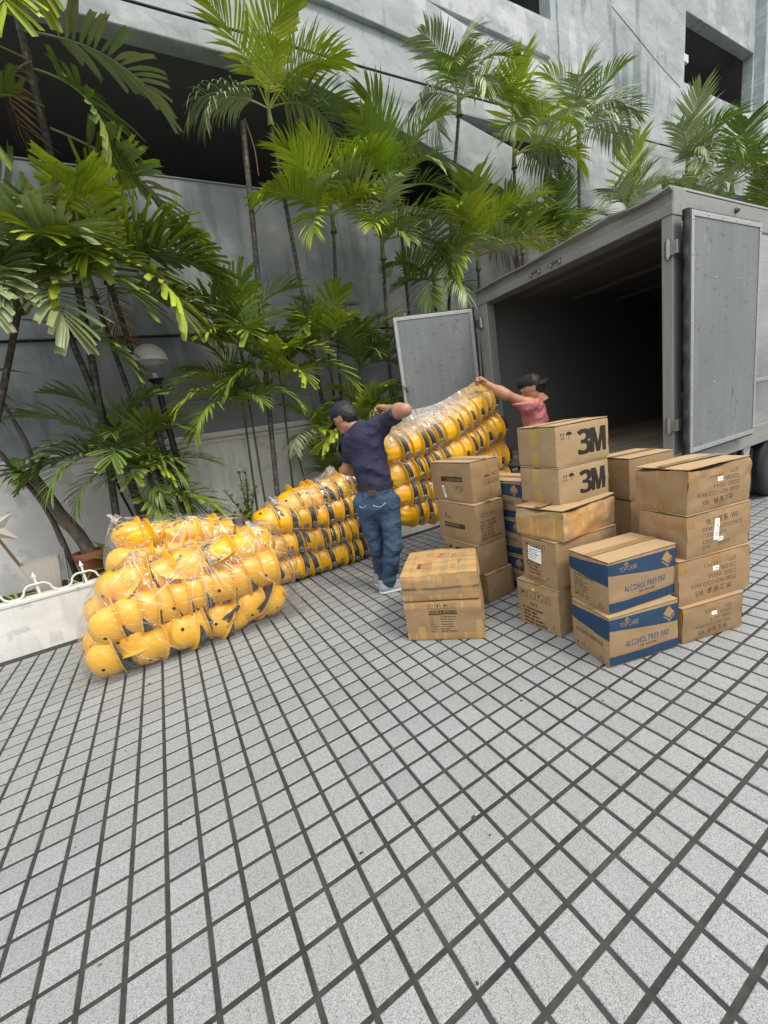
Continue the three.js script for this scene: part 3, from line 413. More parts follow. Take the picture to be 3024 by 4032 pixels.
// corner N is the near upright edge; the left face runs from it along angle a, the right face at a + 90 degrees
function carton(label, group, [nx, nz, aDeg, wl, wr, y0, h], o = {}) {
  const a = aDeg * D2R, dl = [Math.cos(a), Math.sin(a)], dr = [-Math.sin(a), Math.cos(a)];
  const cx = nx + dl[0] * wl / 2 + dr[0] * wr / 2, cz = nz + dl[1] * wl / 2 + dr[1] * wr / 2;
  const t = thing('carton', label, 'carton', [cx, y0 + 0.001, cz], Math.atan2(-dl[0], dr[0]), group);
  const seed = Math.round(nx * 1000 + y0 * 777) | 0, hb = h - 0.006, crush = (o.crush ?? 0.004) * 1.4, tone = (o.tone ?? [0.40, 0.265, 0.135]).map((c) => c * 0.78);
  const cell = 400;
  const tex = canvasTex(800, 800, (g) => {
    const r = rng(seed), css = (k) => `rgb(${toS(tone[0] * k)},${toS(tone[1] * k)},${toS(tone[2] * k)})`;
    g.fillStyle = css(1); g.fillRect(0, 0, 800, 800);
    for (let k = 0; k < 2600; k++) { g.fillStyle = r() < .5 ? 'rgba(60,35,12,0.05)' : 'rgba(255,230,190,0.05)'; g.fillRect(r() * 800, r() * 800, 2 + r() * 26, 1 + r() * 2); }
    for (let k = 0; k < 60; k++) { g.fillStyle = r() < .5 ? 'rgba(70,45,20,0.035)' : 'rgba(255,235,200,0.045)'; g.beginPath(); g.ellipse(r() * 800, r() * 800, 10 + r() * 60, 8 + r() * 40, r() * 3, 0, 7); g.fill(); }
    for (const [fn, ox, oy, fw, fh] of [[o.R ?? art.none, 0, 0, wr, hb], [o.L ?? art.none, cell, 0, wl, hb], [o.T ?? art.none, 0, cell, wr, wl]]) { g.save(); g.beginPath(); g.rect(ox, oy, cell, cell); g.clip(); g.translate(ox, oy); g.scale(cell / fw, cell / fh); fn(g, fw, fh); g.restore(); }
    for (let k = 0; k < 26; k++) { g.strokeStyle = r() < .5 ? 'rgba(70,45,20,0.25)' : 'rgba(245,225,190,0.3)'; g.lineWidth = 0.6 + r(); g.beginPath(); const x = r() * 800, y = r() * 800; g.moveTo(x, y); g.lineTo(x + (r() - .5) * 60, y + (r() - .5) * 60); g.stroke(); }
  });
  const g = new THREE.BoxGeometry(wr, hb, wl, 14, 12, 14), p = g.attributes.position, uv = g.attributes.uv, n = g.attributes.normal;
  const e = 0.008, hx = wr / 2 - e, hy = hb / 2 - e, hz = wl / 2 - e;
  for (let i = 0; i < p.count; i++) {
    const u0 = uv.getX(i), v0 = uv.getY(i), fx = Math.round(n.getX(i)), fy = Math.round(n.getY(i)), fz = Math.round(n.getZ(i));
    let q; if (fz === 1) q = [0, 0]; else if (fx === -1) q = [1, 0]; else if (fy === 1) q = [0, 1]; else q = [1, 1];
    const m = 0.004; uv.setXY(i, (q[0] + m + u0 * (1 - 2 * m)) / 2, 1 - (q[1] + m + (1 - v0) * (1 - 2 * m)) / 2);
    let x = p.getX(i), y = p.getY(i), z = p.getZ(i); const c = V(clamp(x, -hx, hx), clamp(y, -hy, hy), clamp(z, -hz, hz)), d = V(x, y, z).sub(c); if (d.length() > e) d.setLength(e); c.add(d);
    const bx = (1 - (2 * c.y / hb) ** 2), ex = Math.min(1, 3 * (1 - Math.abs(2 * c.y / hb)) + 0.25);
    const k1 = noise3(c.x * 9 + seed, c.y * 9, c.z * 9), k2 = noise3(c.x * 26 + seed, c.y * 26, c.z * 26 + 5), k3 = noise3(c.x * 26, c.y * 26 + seed, c.z * 26 + 9);
    const bul = (o.bulge ?? 0.007) * bx;
    c.x += fx * bul * (1 - (2 * c.z / wl) ** 2) + crush * (k1 * 0.7 + k2 * 0.5) * ex * (Math.abs(fx) ? 1 : 0.3);
    c.z += fz * bul * (1 - (2 * c.x / wr) ** 2) + crush * (k1 * 0.7 + k3 * 0.5) * ex * (Math.abs(fz) ? 1 : 0.3);
    if (fy === 1 || c.y > hb * 0.3) c.y += crush * (o.topCrush ?? 0.35) * (k1 - 0.5 + 0.4 * k3);
    if (o.slump) c.y -= o.slump * smooth(0, 1, (c.y / hb + 0.5)) * smooth(-0.5, 0.5, -c.x / wr) * 1;
    p.setXYZ(i, c.x, c.y, c.z);
  }
  g.computeVertexNormals(); g.translate(0, hb / 2, 0);
  part(t, 'body', g, std(1, 1, 1, 0.82, { map: tex }));
  if (o.flaps !== false) {
    const along = o.seam ?? 'x', w2 = along === 'x' ? wl / 2 : wr / 2;
    for (const s of [-1, 1]) {
      const fg = along === 'x' ? new THREE.BoxGeometry(wr - 0.004, 0.004, w2 - 0.003, 8, 1, 5) : new THREE.BoxGeometry(w2 - 0.003, 0.004, wl - 0.004, 5, 1, 8); const q = fg.attributes.position;
      for (let i = 0; i < q.count; i++) q.setY(i, q.getY(i) + (o.flapLift ?? 0.0012) * (1 + noise3(q.getX(i) * 8 + s, seed, q.getZ(i) * 8)));
      fg.computeVertexNormals(); const f = part(t, 'flap', fg, flapMat); f.position.set(along === 'x' ? 0 : s * w2 / 2, hb + 0.0025, along === 'x' ? s * w2 / 2 : 0);
    }
    if (o.tape !== false) { const tw = 0.048, m = o.yellow ? tapeYellow : tapeMat; const ty = hb + 0.0062 + (o.flapLift ?? 0.0012) * 2; part(t, 'tape', along === 'x' ? box(-wr / 2 - 0.003, wr / 2 + 0.003, ty, ty + 0.0006, -tw / 2, tw / 2) : box(-tw / 2, tw / 2, ty, ty + 0.0006, -wl / 2 - 0.003, wl / 2 + 0.003), m); }
  }
  return t;
}
const tanL = [0.47, 0.325, 0.175];
// heavily taped pair in front
carton('carton marked handle with care at the bottom of the heavily taped pair', 'taped cartons', [1.526, -1.820, -138.9, 0.50, 0.47, 0, 0.273], { L: art.handle, R: art.tapedAll(5), tone: [0.38, 0.25, 0.125], crush: 0.006, flaps: false });
carton('carton wrapped in yellow packing tape with handwriting on its lid', 'taped cartons', [1.53, -1.834, -138.9, 0.494, 0.485, 0.273, 0.189], { L: art.tapedFront, R: art.tapedAll(6), T: art.tapedTop, tone: [0.42, 0.28, 0.14], crush: 0.008, flaps: false, topCrush: 0.8 });
// bandage cartons
carton('small plain carton at the foot of the bandage carton stack', 'bandage stack', [1.878, -2.154, -93.4, 0.40, 0.280, 0, 0.223], { L: art.plainTape(3), tone: [0.36, 0.24, 0.125], seam: 'z' });
carton('carton with black arrows and umbrella under the two bandage cartons', 'bandage stack', [1.845, -2.186, -89.5, 0.414, 0.288, 0.223, 0.229], { L: art.m3, tone: [0.37, 0.245, 0.125], seam: 'z' });
carton('carton printed with lot and weight lines, second of the bandage stack', 'bandage stack', [1.861, -2.186, -89.8, 0.455, 0.278, 0.452, 0.303], { L: art.tapeName, R: art.lot, seam: 'z' });
carton('upside down carton with white sticker, topmost of the bandage stack', 'bandage stack', [1.901, -2.237, -90.5, 0.474, 0.286, 0.755, 0.304], { L: art.tapeFlip, R: art.tapeEndFlip, seam: 'z' });
// stack with the two large lettered cartons
carton('carton marked HXT with yellow dot on the ground under the 3M stack', '3M stack', [1.849, -1.512, -90.7, 0.319, 0.47, 0, 0.304], { L: art.hxt });
carton('carton with white shipping label and pen scribble, second from the ground', '3M stack', [1.852, -1.518, -82.2, 0.289, 0.491, 0.304, 0.297], { L: art.labelled, crush: 0.006 });
carton('squashed shallow carton criss-crossed with yellow tape below the 3M boxes', '3M stack', [1.886, -1.482, -89.5, 0.348, 0.482, 0.601, 0.183], { L: art.tapedAll(11), R: art.tapedAll(12), crush: 0.014, topCrush: 0.9, bulge: 0.012, flapLift: 0.006, tone: tanL });
carton('lower carton with large black 3M lettering', '3M stack', [1.983, -1.568, -82.8, 0.327, 0.401, 0.785, 0.228], { L: art.m3End, R: art.m3, tone: tanL, yellow: true });
carton('upper carton with large black 3M lettering, top of its stack', '3M stack', [1.992, -1.580, -80.3, 0.343, 0.399, 1.013, 0.244], { L: art.m3End, R: art.m3, tone: tanL, yellow: true });
// alcohol pads in front
carton('lower blue banded alcohol prep pad carton standing on the paving', 'alcohol pad cartons', [1.777, -1.162, -74.3, 0.282, 0.437, 0, 0.288], { L: art.topcareEnd(false), R: art.topcareWide });
carton('upper blue banded alcohol prep pad carton with taped lid', 'alcohol pad cartons', [1.811, -1.175, -77.4, 0.279, 0.448, 0.288, 0.287], { L: art.topcareEnd(true), R: art.topcareWide });
// alcohol pads behind the bandage stack
for (let k = 0; k < 3; k++) carton(['blue banded carton on the ground behind the bandage stack', 'middle blue banded carton behind the bandage stack', 'topmost blue banded carton behind the bandage stack'][k], 'alcohol pad cartons behind', [2.205 + 0.006 * k, -2.075, -89 - k, 0.44, 0.282, k * 0.288, 0.287], { L: art.topcareWide, R: art.topcareEnd(k === 1), seam: 'z' });
// plain cartons behind
[[0, 0.343], [0.343, 0.34], [0.683, 0.277]].forEach(([y, h], k) => carton(['plain carton on the ground between the 3M and hot cold pack stacks', 'plain carton in the middle of the plain stack by the truck', 'plain carton on top of the plain stack by the truck'][k], 'plain cartons', [2.62 - 0.01 * k, -1.52, -76, 0.30, 0.37, y, h], { L: art.plainTape(21 + k), R: art.plainTape(31 + k), tone: [0.38, 0.25, 0.13] }));
// hot cold packs
carton('hot cold pack carton at the bottom of its stack, printed upside down', 'hot cold pack cartons', [2.229, -1.041, -73.7, 0.30, 0.417, 0, 0.211], { R: art.hotCold(true), L: art.plainTape(41), tone: [0.33, 0.215, 0.11], crush: 0.007 });
carton('hot cold pack carton second from the bottom, printed upside down', 'hot cold pack cartons', [2.236, -1.062, -73.9, 0.30, 0.488, 0.211, 0.262], { R: art.hotCold(true), L: art.plainTape(42), crush: 0.005 });
carton('hot cold pack carton with upright print and white barcode sticker', 'hot cold pack cartons', [2.285, -1.048, -75.7, 0.286, 0.449, 0.473, 0.241], { R: art.hotCold(false, true), L: art.plainTape(43), crush: 0.006 });
carton('hot cold pack carton on top of its stack with loose lid', 'hot cold pack cartons', [2.297, -1.049, -77.0, 0.308, 0.44, 0.714, 0.238], { R: art.hotCold(true), L: art.plainTape(44), crush: 0.010, topCrush: 0.9, flapLift: 0.005, bulge: 0.008 });
// ---------- hard hats in clear bags ----------
const yellow = phys(0.82, 0.425, 0.004, 0.36, { clearcoat: 0.2, clearcoatRoughness: 0.3 });
const harnessMat = std(0.035, 0.036, 0.04, 0.5), knobMat = std(0.22, 0.225, 0.24, 0.45), inkMat = std(0.16, 0.12, 0.08, 0.7), badgeMat = std(0.42, 0.10, 0.04, 0.6);
const HB = 0.104, HL = 0.126, HC = 0.142;
function shellPoint(th, s, lift = 0) { // th around, s 0 apex .. 1 rim
  const a = s * Math.PI / 2, hr = Math.pow(Math.sin(a), 0.82), y = HC * Math.pow(Math.max(0, Math.cos(a)), 0.72);
  let x = HB * hr * Math.sin(th), z = HL * hr * Math.cos(th); const l = Math.hypot(x, z, y) || 1;
  const ridge = 0.0085 * (smooth(0.026, 0.014, Math.abs(x)) + 0.6 * smooth(0.012, 0.004, Math.abs(Math.abs(x) - 0.05))) * smooth(0.98, 0.75, s);
  const k = (ridge + lift) / l; return [x * (1 + k), y * (1 + k), z * (1 + k)];
}
const shellGeo = (() => {
  const P = [], I = [], NT = 36, rows = [0, 0.1, 0.22, 0.34, 0.46, 0.58, 0.7, 0.82, 0.92, 1];
  const ring = (f) => { for (let k = 0; k < NT; k++) P.push(...f(k / NT * Math.PI * 2)); };
  rows.forEach((s) => ring((t) => shellPoint(t, Math.max(s, 0.001))));
  const brim = (t, out, dy) => { const [x, , z] = shellPoint(t, 1), f = Math.max(0, Math.cos(t)), l = Math.hypot(x, z), e = (0.028 + 0.028 * f ** 2.2) * out; return [x * (1 + e / l), dy - 0.010 * out * (0.4 + f), z * (1 + e / l)]; };
  ring((t) => brim(t, 0.5, -0.002)); ring((t) => brim(t, 0.95, -0.003)); ring((t) => brim(t, 1, -0.007)); ring((t) => brim(t, 0.9, -0.009)); ring((t) => brim(t, 0.1, -0.006));
  const R = rows.length + 5; for (let r = 0; r < R - 1; r++) for (let k = 0; k < NT; k++) { const a = r * NT + k, b = r * NT + (k + 1) % NT; I.push(a, a + NT, b, b, a + NT, b + NT); }
  return fromArrays(P, I);
})();
const harnessGeo = (() => { // headband dropping towards the nape, with crown straps and a slotted nape strap
  const P = [], I = []; const strip = (f, n, closed) => { const b = P.length / 3; for (let k = 0; k <= n; k++) { const [p, q] = f(k / n); P.push(...p, ...q); } for (let k = 0; k < n; k++) { const a = b + k * 2; I.push(a, a + 1, a + 2, a + 1, a + 3, a + 2); } };
  strip((u) => { const t = u * Math.PI * 2, back = (1 - Math.cos(t)) / 2, y = -0.006 - 0.034 * back, w = 0.026 + 0.016 * back, r = 0.93 + 0.07 * back; return [[HB * r * 0.97 * Math.sin(t), y + w / 2, HL * r * 0.97 * Math.cos(t)], [HB * r * 1.03 * Math.sin(t), y - w / 2, HL * r * 1.03 * Math.cos(t)]]; }, 40);
  for (const [y0, y1] of [[-0.002, -0.026], [-0.026, -0.040], [-0.040, -0.066]]) strip((u) => { const t = Math.PI + (u - 0.5) * 3.6, e = Math.min(1, (1 - Math.abs(u - 0.5) * 2) * 2.4), slot = y0 === -0.026 && e > 0.7 && Math.abs(u - 0.5) > 0.06 ? 0.35 : 1, r = 1.06; return [[HB * r * Math.sin(t), y0 * (0.35 + 0.65 * e), HL * r * Math.cos(t)], [HB * (r + 0.02) * Math.sin(t), lerp(y0, y1, slot) * (0.35 + 0.65 * e), HL * (r + 0.02) * Math.cos(t)]]; }, 26);
  for (const q of [0.25, 0.75, 1.25, 1.75]) strip((u) => { const t = q * Math.PI, a = 0.2 + 0.75 * u, [x, y, z] = shellPoint(t, a, -0.016), wx = 0.009 * Math.cos(t), wz = -0.009 * Math.sin(t); return [[x + wx, y, z + wz], [x - wx, y, z - wz]]; }, 8);
  return fromArrays(P, I);
})();
const knobGeo = (() => { const g = new THREE.CylinderGeometry(0.021, 0.023, 0.016, 16); g.rotateX(Math.PI / 2); g.translate(0, -0.046, -HL * 1.07 - 0.004); return g; })();
function conform(polys, lift) { // flat outlines in (angle, s) laid on the shell
  const P = [], I = []; for (const poly of polys) { const b = P.length / 3; const c = poly.reduce((a, p) => [a[0] + p[0] / poly.length, a[1] + p[1] / poly.length], [0, 0]); P.push(...shellPoint(c[0], c[1], lift)); poly.forEach((p) => P.push(...shellPoint(p[0], p[1], lift))); poly.forEach((_, k) => I.push(b, b + 1 + k, b + 1 + (k + 1) % poly.length)); }
  return fromArrays(P, I);
}
const emblemGeo = conform([[[0.45, .42], [0.62, .45], [0.70, .53], [0.56, .58], [0.38, .54]], [[.42, .60], [.47, .60], [.48, .74], [.43, .74]], [[.52, .60], [.57, .60], [.58, .72], [.53, .72]], [[.61, .59], [.65, .59], [.66, .69], [.62, .69]]], 0.004);
const badgeGeo = conform([Array.from({ length: 10 }, (_, k) => [1.57 + 0.10 * Math.cos(k * 0.628), 0.68 + 0.055 * Math.sin(k * 0.628)])], 0.0018);
const badge2Geo = (() => { const g = badgeGeo.clone(); g.scale(-1, 1, 1); return g; })();
const hatProto = (() => { const g = new THREE.Group(); part(g, 'shell', shellGeo, yellow); part(g, 'harness', harnessGeo, harnessMat); part(g, 'adjuster_knob', knobGeo, knobMat); part(g, 'emblem', emblemGeo, inkMat); part(g, 'badge', badgeGeo, badgeMat); part(g, 'badge', badge2Geo, badgeMat); return g; })();
function hat(pos, axis, front, label, group, scale = 1.06) { // axis: where the crown points, front: where the peak points
  const h = hatProto.clone(); h.name = numbered('hard_hat'); scene.add(h); tag(h, label, 'hard hat', group);
  const y = axis.clone().normalize(), z = front.clone().addScaledVector(y, -front.dot(y)).normalize(), x = V(0, 0, 0).crossVectors(y, z);
  h.quaternion.setFromRotationMatrix(new THREE.Matrix4().makeBasis(x, y, z)); h.position.copy(pos); h.scale.setScalar(scale); return h;
}
const filmBump = dataTex(512, 512, (u, v) => { const a = Math.abs(tfbm(u * 0.5 + v * 0.5, v * 0.5 - u * 0.5 + 1, 10, 4, 401)), b = Math.abs(tfbm(u * 0.25, v, 16, 3, 407)); return 0.5 + 0.9 * Math.pow(1 - 2 * Math.min(a, .5), 6) * 0.5 + 0.4 * Math.pow(1 - 2 * Math.min(b, .5), 8); }, [2.2, 2.2], true);
const film = phys(0.97, 0.975, 0.975, 0.10, { transmission: 0.985, thickness: 0, ior: 1.56, bumpMap: filmBump, bumpScale: 0.012, side: THREE.DoubleSide });
const foldMat = phys(0.95, 0.955, 0.955, 0.12, { transmission: 0.7, thickness: 0, ior: 1.5, clearcoat: 1, clearcoatRoughness: 0.12, side: THREE.DoubleSide });
function bag(name, label, segs, o) {
  // segs: [ax,ay,az,bx,by,bz,ra,rb]; the film shrinks round them, floor cut, pleats round the knots
  const t = thing(name, label, 'bag', o.base, 0, 'clear bags of hard hats'), [bx, by, bz] = o.base;
  const lo = [1e9, 1e9, 1e9], hi = [-1e9, -1e9, -1e9]; for (const s of segs) for (let a = 0; a < 3; a++) for (const q of [0, 3]) { lo[a] = Math.min(lo[a], s[q + a] - 0.26); hi[a] = Math.max(hi[a], s[q + a] + 0.26); }
  const f0 = field(segs, o.k ?? 0.14), f = (x, y, z) => {
    let d = f0(x, y, z); if (Math.abs(d) > 0.09) return o.floor !== undefined ? Math.max(d, o.floor - y) : d;
    for (const [kx, ky, kz, r, n] of o.knots) { const e = Math.hypot(x - kx, y - ky, z - kz); if (e < r * 2.2) { const ang = Math.atan2(y - ky, x - kx) + 0.7 * Math.atan2(z - kz, x - kx); d += 0.010 * Math.exp(-e / r) * Math.sin(ang * n) - 0.03 * Math.exp(-e / 0.06); } }
    d += 0.010 * noise3(x * 7, y * 5, z * 7) + 0.007 * noise3((x + y) * 16, (x - y) * 6, z * 12) + 0.004 * Math.abs(noise3((x - y) * 24, (x + y) * 5, z * 18));
    return o.floor !== undefined ? Math.max(d, o.floor - y) : d;
  };
  const g = skin(lo, hi, o.cell ?? 0.0155, f); { const p = g.attributes.position, uv = []; for (let i = 0; i < p.count; i++) uv.push(p.getX(i), p.getY(i) + p.getZ(i)); g.setAttribute('uv', new THREE.Float32BufferAttribute(uv, 2)); }
  g.translate(-bx, -by, -bz); part(t, 'film', g, film);
  // gathered folds fan out from the knots; loose white ribbons stand in for film reflections
  const r = rng(o.seed ?? 1), P = [], I = [], grad = (x, y, z) => { const e = 0.006; return V(f(x + e, y, z) - f(x - e, y, z), f(x, y + e, z) - f(x, y - e, z), f(x, y, z + e) - f(x, y, z - e)).normalize(); };
  const fold = (p0, dir, len, w) => {
    let p = p0.clone(), dd = dir.clone(); const n = 9; let b = -1;
    for (let k = 0; k <= n; k++) {
      for (let q = 0; q < 3; q++) { const gr = grad(p.x, p.y, p.z); p.addScaledVector(gr, -clamp(f(p.x, p.y, p.z), -0.05, 0.05)); }
      const nn = grad(p.x, p.y, p.z); dd.addScaledVector(nn, -dd.dot(nn)).normalize(); const sd = V(0, 0, 0).crossVectors(nn, dd), ww = w * (0.35 + Math.sin(Math.PI * (k + 0.3) / (n + 0.6)) * 0.65), q = p.clone().addScaledVector(nn, 0.0025), m = q.clone().addScaledVector(nn, ww * 0.8);
      const c = P.length / 3; P.push(q.x + sd.x * ww - bx, q.y + sd.y * ww - by, q.z + sd.z * ww - bz, m.x - bx, m.y - by, m.z - bz, q.x - sd.x * ww - bx, q.y - sd.y * ww - by, q.z - sd.z * ww - bz);
      if (b >= 0) I.push(b, b + 1, c, b + 1, c + 1, c, b + 1, b + 2, c + 1, b + 2, c + 2, c + 1); b = c;
      p.addScaledVector(dd, len / n); dd.add(V((r() - .5) * .12, (r() - .5) * .12, (r() - .5) * .12)).normalize();
    }
  };
  for (const [kx, ky, kz, rad, n] of o.knots) for (let k = 0; k < n * 1.35; k++) { const a = r() * 6.28; fold(V(kx, ky, kz), V(Math.cos(a), Math.sin(a) * (o.fanY ?? 1) - (o.fanDown ?? 0.2), 0.3 * (r() - .2)), rad * (0.6 + 1.3 * r()), 0.0015 + 0.0028 * r()); }
  for (let k = 0; k < (o.glintStreaks ?? 40); k++) { const x = lerp(lo[0] + .2, hi[0] - .2, r()), y = lerp(lo[1] + .2, hi[1] - .15, r()), a = (o.streakDir ?? -0.5) + (r() - .5) * 1.1; fold(V(x, y, hi[2] - 0.12), V(Math.cos(a), Math.sin(a), 0), 0.06 + 0.2 * r(), 0.0010 + 0.0018 * r()); }
  part(t, 'folds', fromArrays(P, I), foldMat, 'white gathered folds of the film and added reflection ribbons').userData.kind = 'stuff';
  for (const [kx, ky, kz, , , tuft] of o.knots) if (tuft) { // twisted ends of the tied film
    const Q = [], J = [], n = 14; for (let k = 0; k < n; k++) { const a = k / n * 6.283; for (let q = 0; q < 5; q++) { const rr = 0.006 + 0.032 * (q / 4) ** 1.3 * (1 + 0.5 * Math.sin(a * 3 + kx * 9)) * (0.7 + 0.5 * hash3(k, q, 7)); Q.push(kx - bx + Math.cos(a) * rr, ky - by - 0.015 + q * 0.016 * (1 + 0.4 * Math.sin(a * 2)), kz - bz + Math.sin(a) * rr); } }
    for (let k = 0; k < n; k++) for (let q = 0; q < 4; q++) { const a = k * 5 + q, c = ((k + 1) % n) * 5 + q; J.push(a, c, a + 1, c, c + 1, a + 1); } part(t, 'knot', fromArrays(Q, J), foldMat);
  }
  return t;
}
const ORD = ['first', 'second', 'third', 'fourth', 'fifth', 'sixth', 'seventh', 'eighth', 'ninth', 'tenth', 'eleventh', 'twelfth', 'thirteenth'];
function hatRow(a, b, n, o) { // nested row of hats from a to b, crowns pointing back towards a
  const r = rng(o.seed), A = V(...a), B = V(...b), d = B.clone().sub(A).normalize();
  for (let k = 0; k < n; k++) {
    const p = A.clone().lerp(B, n > 1 ? k / (n - 1) : 0).add(V((r() - .5) * o.jit, (r() - .5) * o.jit * (o.sag ?? 1), (r() - .5) * o.jit));
    if (o.arc) p.y += o.arc * Math.sin(Math.PI * k / (n - 1));
    const ax = d.clone().multiplyScalar(-1).add(V((r() - .5) * o.tilt + (o.lean?.[0] ?? 0), (r() - .5) * o.tilt + (o.lean?.[1] ?? 0), (r() - .5) * o.tilt + (o.lean?.[2] ?? 0)));
    if (o.tumble && r() < o.tumble) { const q = r() * 6.28; ax.set(Math.cos(q), Math.sin(q) * 0.8, 0.5 * (r() - .3)).normalize(); }
    const roll = o.roll + (r() - .5) * o.rollJit; hat(p, ax, V(0, Math.cos(roll), Math.sin(roll)), `${ORD[k]} hard hat from the left, ${o.row} row, ${o.label}`, o.group, o.scale);
  }
}
{ // bag nearest the camera
  const L = { label: 'clear bag nearest the camera', group: 'hard hats in the front bag' };
  hatRow([-0.58, 0.15, -3.27], [0.50, 0.16, -3.28], 10, { ...L, seed: 11, scale: 1.10, row: 'front bottom', tumble: 0.35, jit: 0.07, tilt: 0.8, roll: 0.35, rollJit: 1.4, lean: [0, 0.1, 0.25] });
  hatRow([-0.50, 0.375, -3.26], [0.56, 0.44, -3.28], 11, { ...L, seed: 12, scale: 1.14, row: 'front middle', jit: 0.03, tilt: 0.25, roll: 0.25, rollJit: 0.3, lean: [0, 0.05, 0.22] });
  hatRow([-0.44, 0.57, -3.34], [0.52, 0.61, -3.34], 10, { ...L, seed: 13, scale: 1.14, row: 'top', tumble: 0.15, jit: 0.06, tilt: 0.5, roll: 0.5, rollJit: 0.4, lean: [0, 0.1, 0.2] });
  hatRow([-0.62, 0.16, -3.53], [0.46, 0.16, -3.53], 7, { ...L, seed: 14, scale: 1.15, row: 'rear bottom', jit: 0.03, tilt: 0.3, roll: 0.2, rollJit: 0.8 });
  hatRow([-0.55, 0.40, -3.54], [0.50, 0.42, -3.54], 7, { ...L, seed: 15, scale: 1.15, row: 'rear middle', jit: 0.03, tilt: 0.3, roll: 0.2, rollJit: 0.8 });
  bag('clear_plastic_bag', 'clear plastic bag of yellow hard hats nearest the camera, tied along the top', [[-0.60, 0.16, -3.28, 0.56, 0.16, -3.29, 0.19, 0.19], [-0.54, 0.38, -3.28, 0.62, 0.43, -3.3, 0.19, 0.195], [-0.44, 0.55, -3.36, 0.55, 0.60, -3.37, 0.185, 0.19], [-0.6, 0.17, -3.52, 0.5, 0.17, -3.52, 0.16, 0.16], [-0.5, 0.4, -3.52, 0.52, 0.4, -3.52, 0.16, 0.16], [-0.3, 0.74, -3.34, -0.25, 0.78, -3.3, 0.05, 0.02], [0.55, 0.7, -3.36, 0.62, 0.74, -3.34, 0.06, 0.03], [0.60, 0.16, -3.24, 0.75, 0.05, -3.16, 0.09, 0.012]],
    { base: [0, 0, -3.4], floor: 0.004, knots: [[-0.30, 0.76, -3.27, 0.2, 16], [0.10, 0.72, -3.22, 0.3, 22], [0.52, 0.77, -3.27, 0.16, 14, 1]], seed: 21, fanDown: 0.5, glintStreaks: 50 });
}
{ // bag behind it
  const L = { label: 'clear bag beside the pot', group: 'hard hats in the bag by the pot' };
  hatRow([-0.42, 0.13, -3.92], [0.42, 0.13, -3.92], 7, { ...L, seed: 31, row: 'bottom', jit: 0.02, tilt: 0.2, roll: 2.6, rollJit: 0.5 });
  hatRow([-0.42, 0.36, -3.92], [0.42, 0.34, -3.92], 7, { ...L, seed: 32, row: 'second lowest', jit: 0.02, tilt: 0.2, roll: 2.6, rollJit: 0.5 });
  hatRow([-0.40, 0.62, -3.88], [0.42, 0.54, -3.90], 8, { ...L, seed: 33, scale: 1.15, row: 'second highest', jit: 0.03, tilt: 0.2, roll: 0.4, rollJit: 0.7, lean: [0, 0.1, 0.2] });
  hatRow([-0.32, 0.82, -3.93], [0.45, 0.65, -3.95], 9, { ...L, seed: 34, scale: 1.15, row: 'top', tumble: 0.2, jit: 0.05, tilt: 0.45, roll: 0.95, rollJit: 0.7, lean: [0, 0.1, 0.1] });
  bag('clear_plastic_bag', 'clear plastic bag of hard hats between the front bag and the terracotta pot', [[-0.42, 0.15, -3.93, 0.42, 0.15, -3.93, 0.165, 0.165], [-0.42, 0.4, -3.93, 0.42, 0.38, -3.93, 0.17, 0.17], [-0.42, 0.64, -3.9, 0.44, 0.56, -3.92, 0.17, 0.17], [-0.34, 0.84, -3.95, 0.46, 0.67, -3.97, 0.165, 0.165]],
    { base: [0, 0, -3.93], floor: 0.004, knots: [[0.12, 0.92, -3.83, 0.3, 20], [-0.42, 0.98, -3.9, 0.12, 10, 1]], seed: 41, fanDown: 0.5 });
}
{ // long bag behind the man
  const L = { label: 'long bag against the planter', group: 'hard hats in the long bag' };
  const o = { ...L, scale: 1.24, jit: 0.022, tilt: 0.2, rollJit: 0.3, lean: [0, 0.02, 0.06] };
  hatRow([0.88, 0.15, -4.02], [1.95, 0.15, -4.08], 12, { ...o, seed: 51, row: 'bottom', roll: -1.15, arc: -0.01 });
  hatRow([0.86, 0.41, -4.03], [1.95, 0.40, -4.08], 12, { ...o, seed: 52, row: 'middle', roll: -1.05, arc: -0.03 });
  hatRow([0.85, 0.655, -4.04], [1.95, 0.66, -4.08], 12, { ...o, seed: 53, row: 'second highest', roll: -1.0, arc: -0.05 });
  hatRow([1.12, 0.76, -4.09], [1.95, 0.88, -4.1], 9, { ...o, seed: 54, row: 'top', roll: -0.8, tilt: 0.35, arc: -0.03 });
  bag('clear_plastic_bag', 'long clear bag of nested hard hats against the planter behind the man', [[0.88, 0.16, -4.04, 1.98, 0.15, -4.10, 0.18, 0.17], [0.86, 0.40, -4.06, 1.98, 0.39, -4.10, 0.18, 0.17], [0.86, 0.63, -4.07, 1.98, 0.64, -4.11, 0.18, 0.17], [1.15, 0.74, -4.10, 1.98, 0.87, -4.12, 0.16, 0.165], [1.4, 0.9, -4.08, 1.55, 1.04, -4.02, 0.04, 0.012]],
    { base: [1.35, 0, -4.07], floor: 0.004, knots: [[0.90, 0.82, -4.05, 0.13, 9, 1], [1.18, 0.86, -4.0, 0.32, 20], [1.52, 1.0, -4.0, 0.25, 14, 1]], seed: 61, fanDown: 0.4 });
}
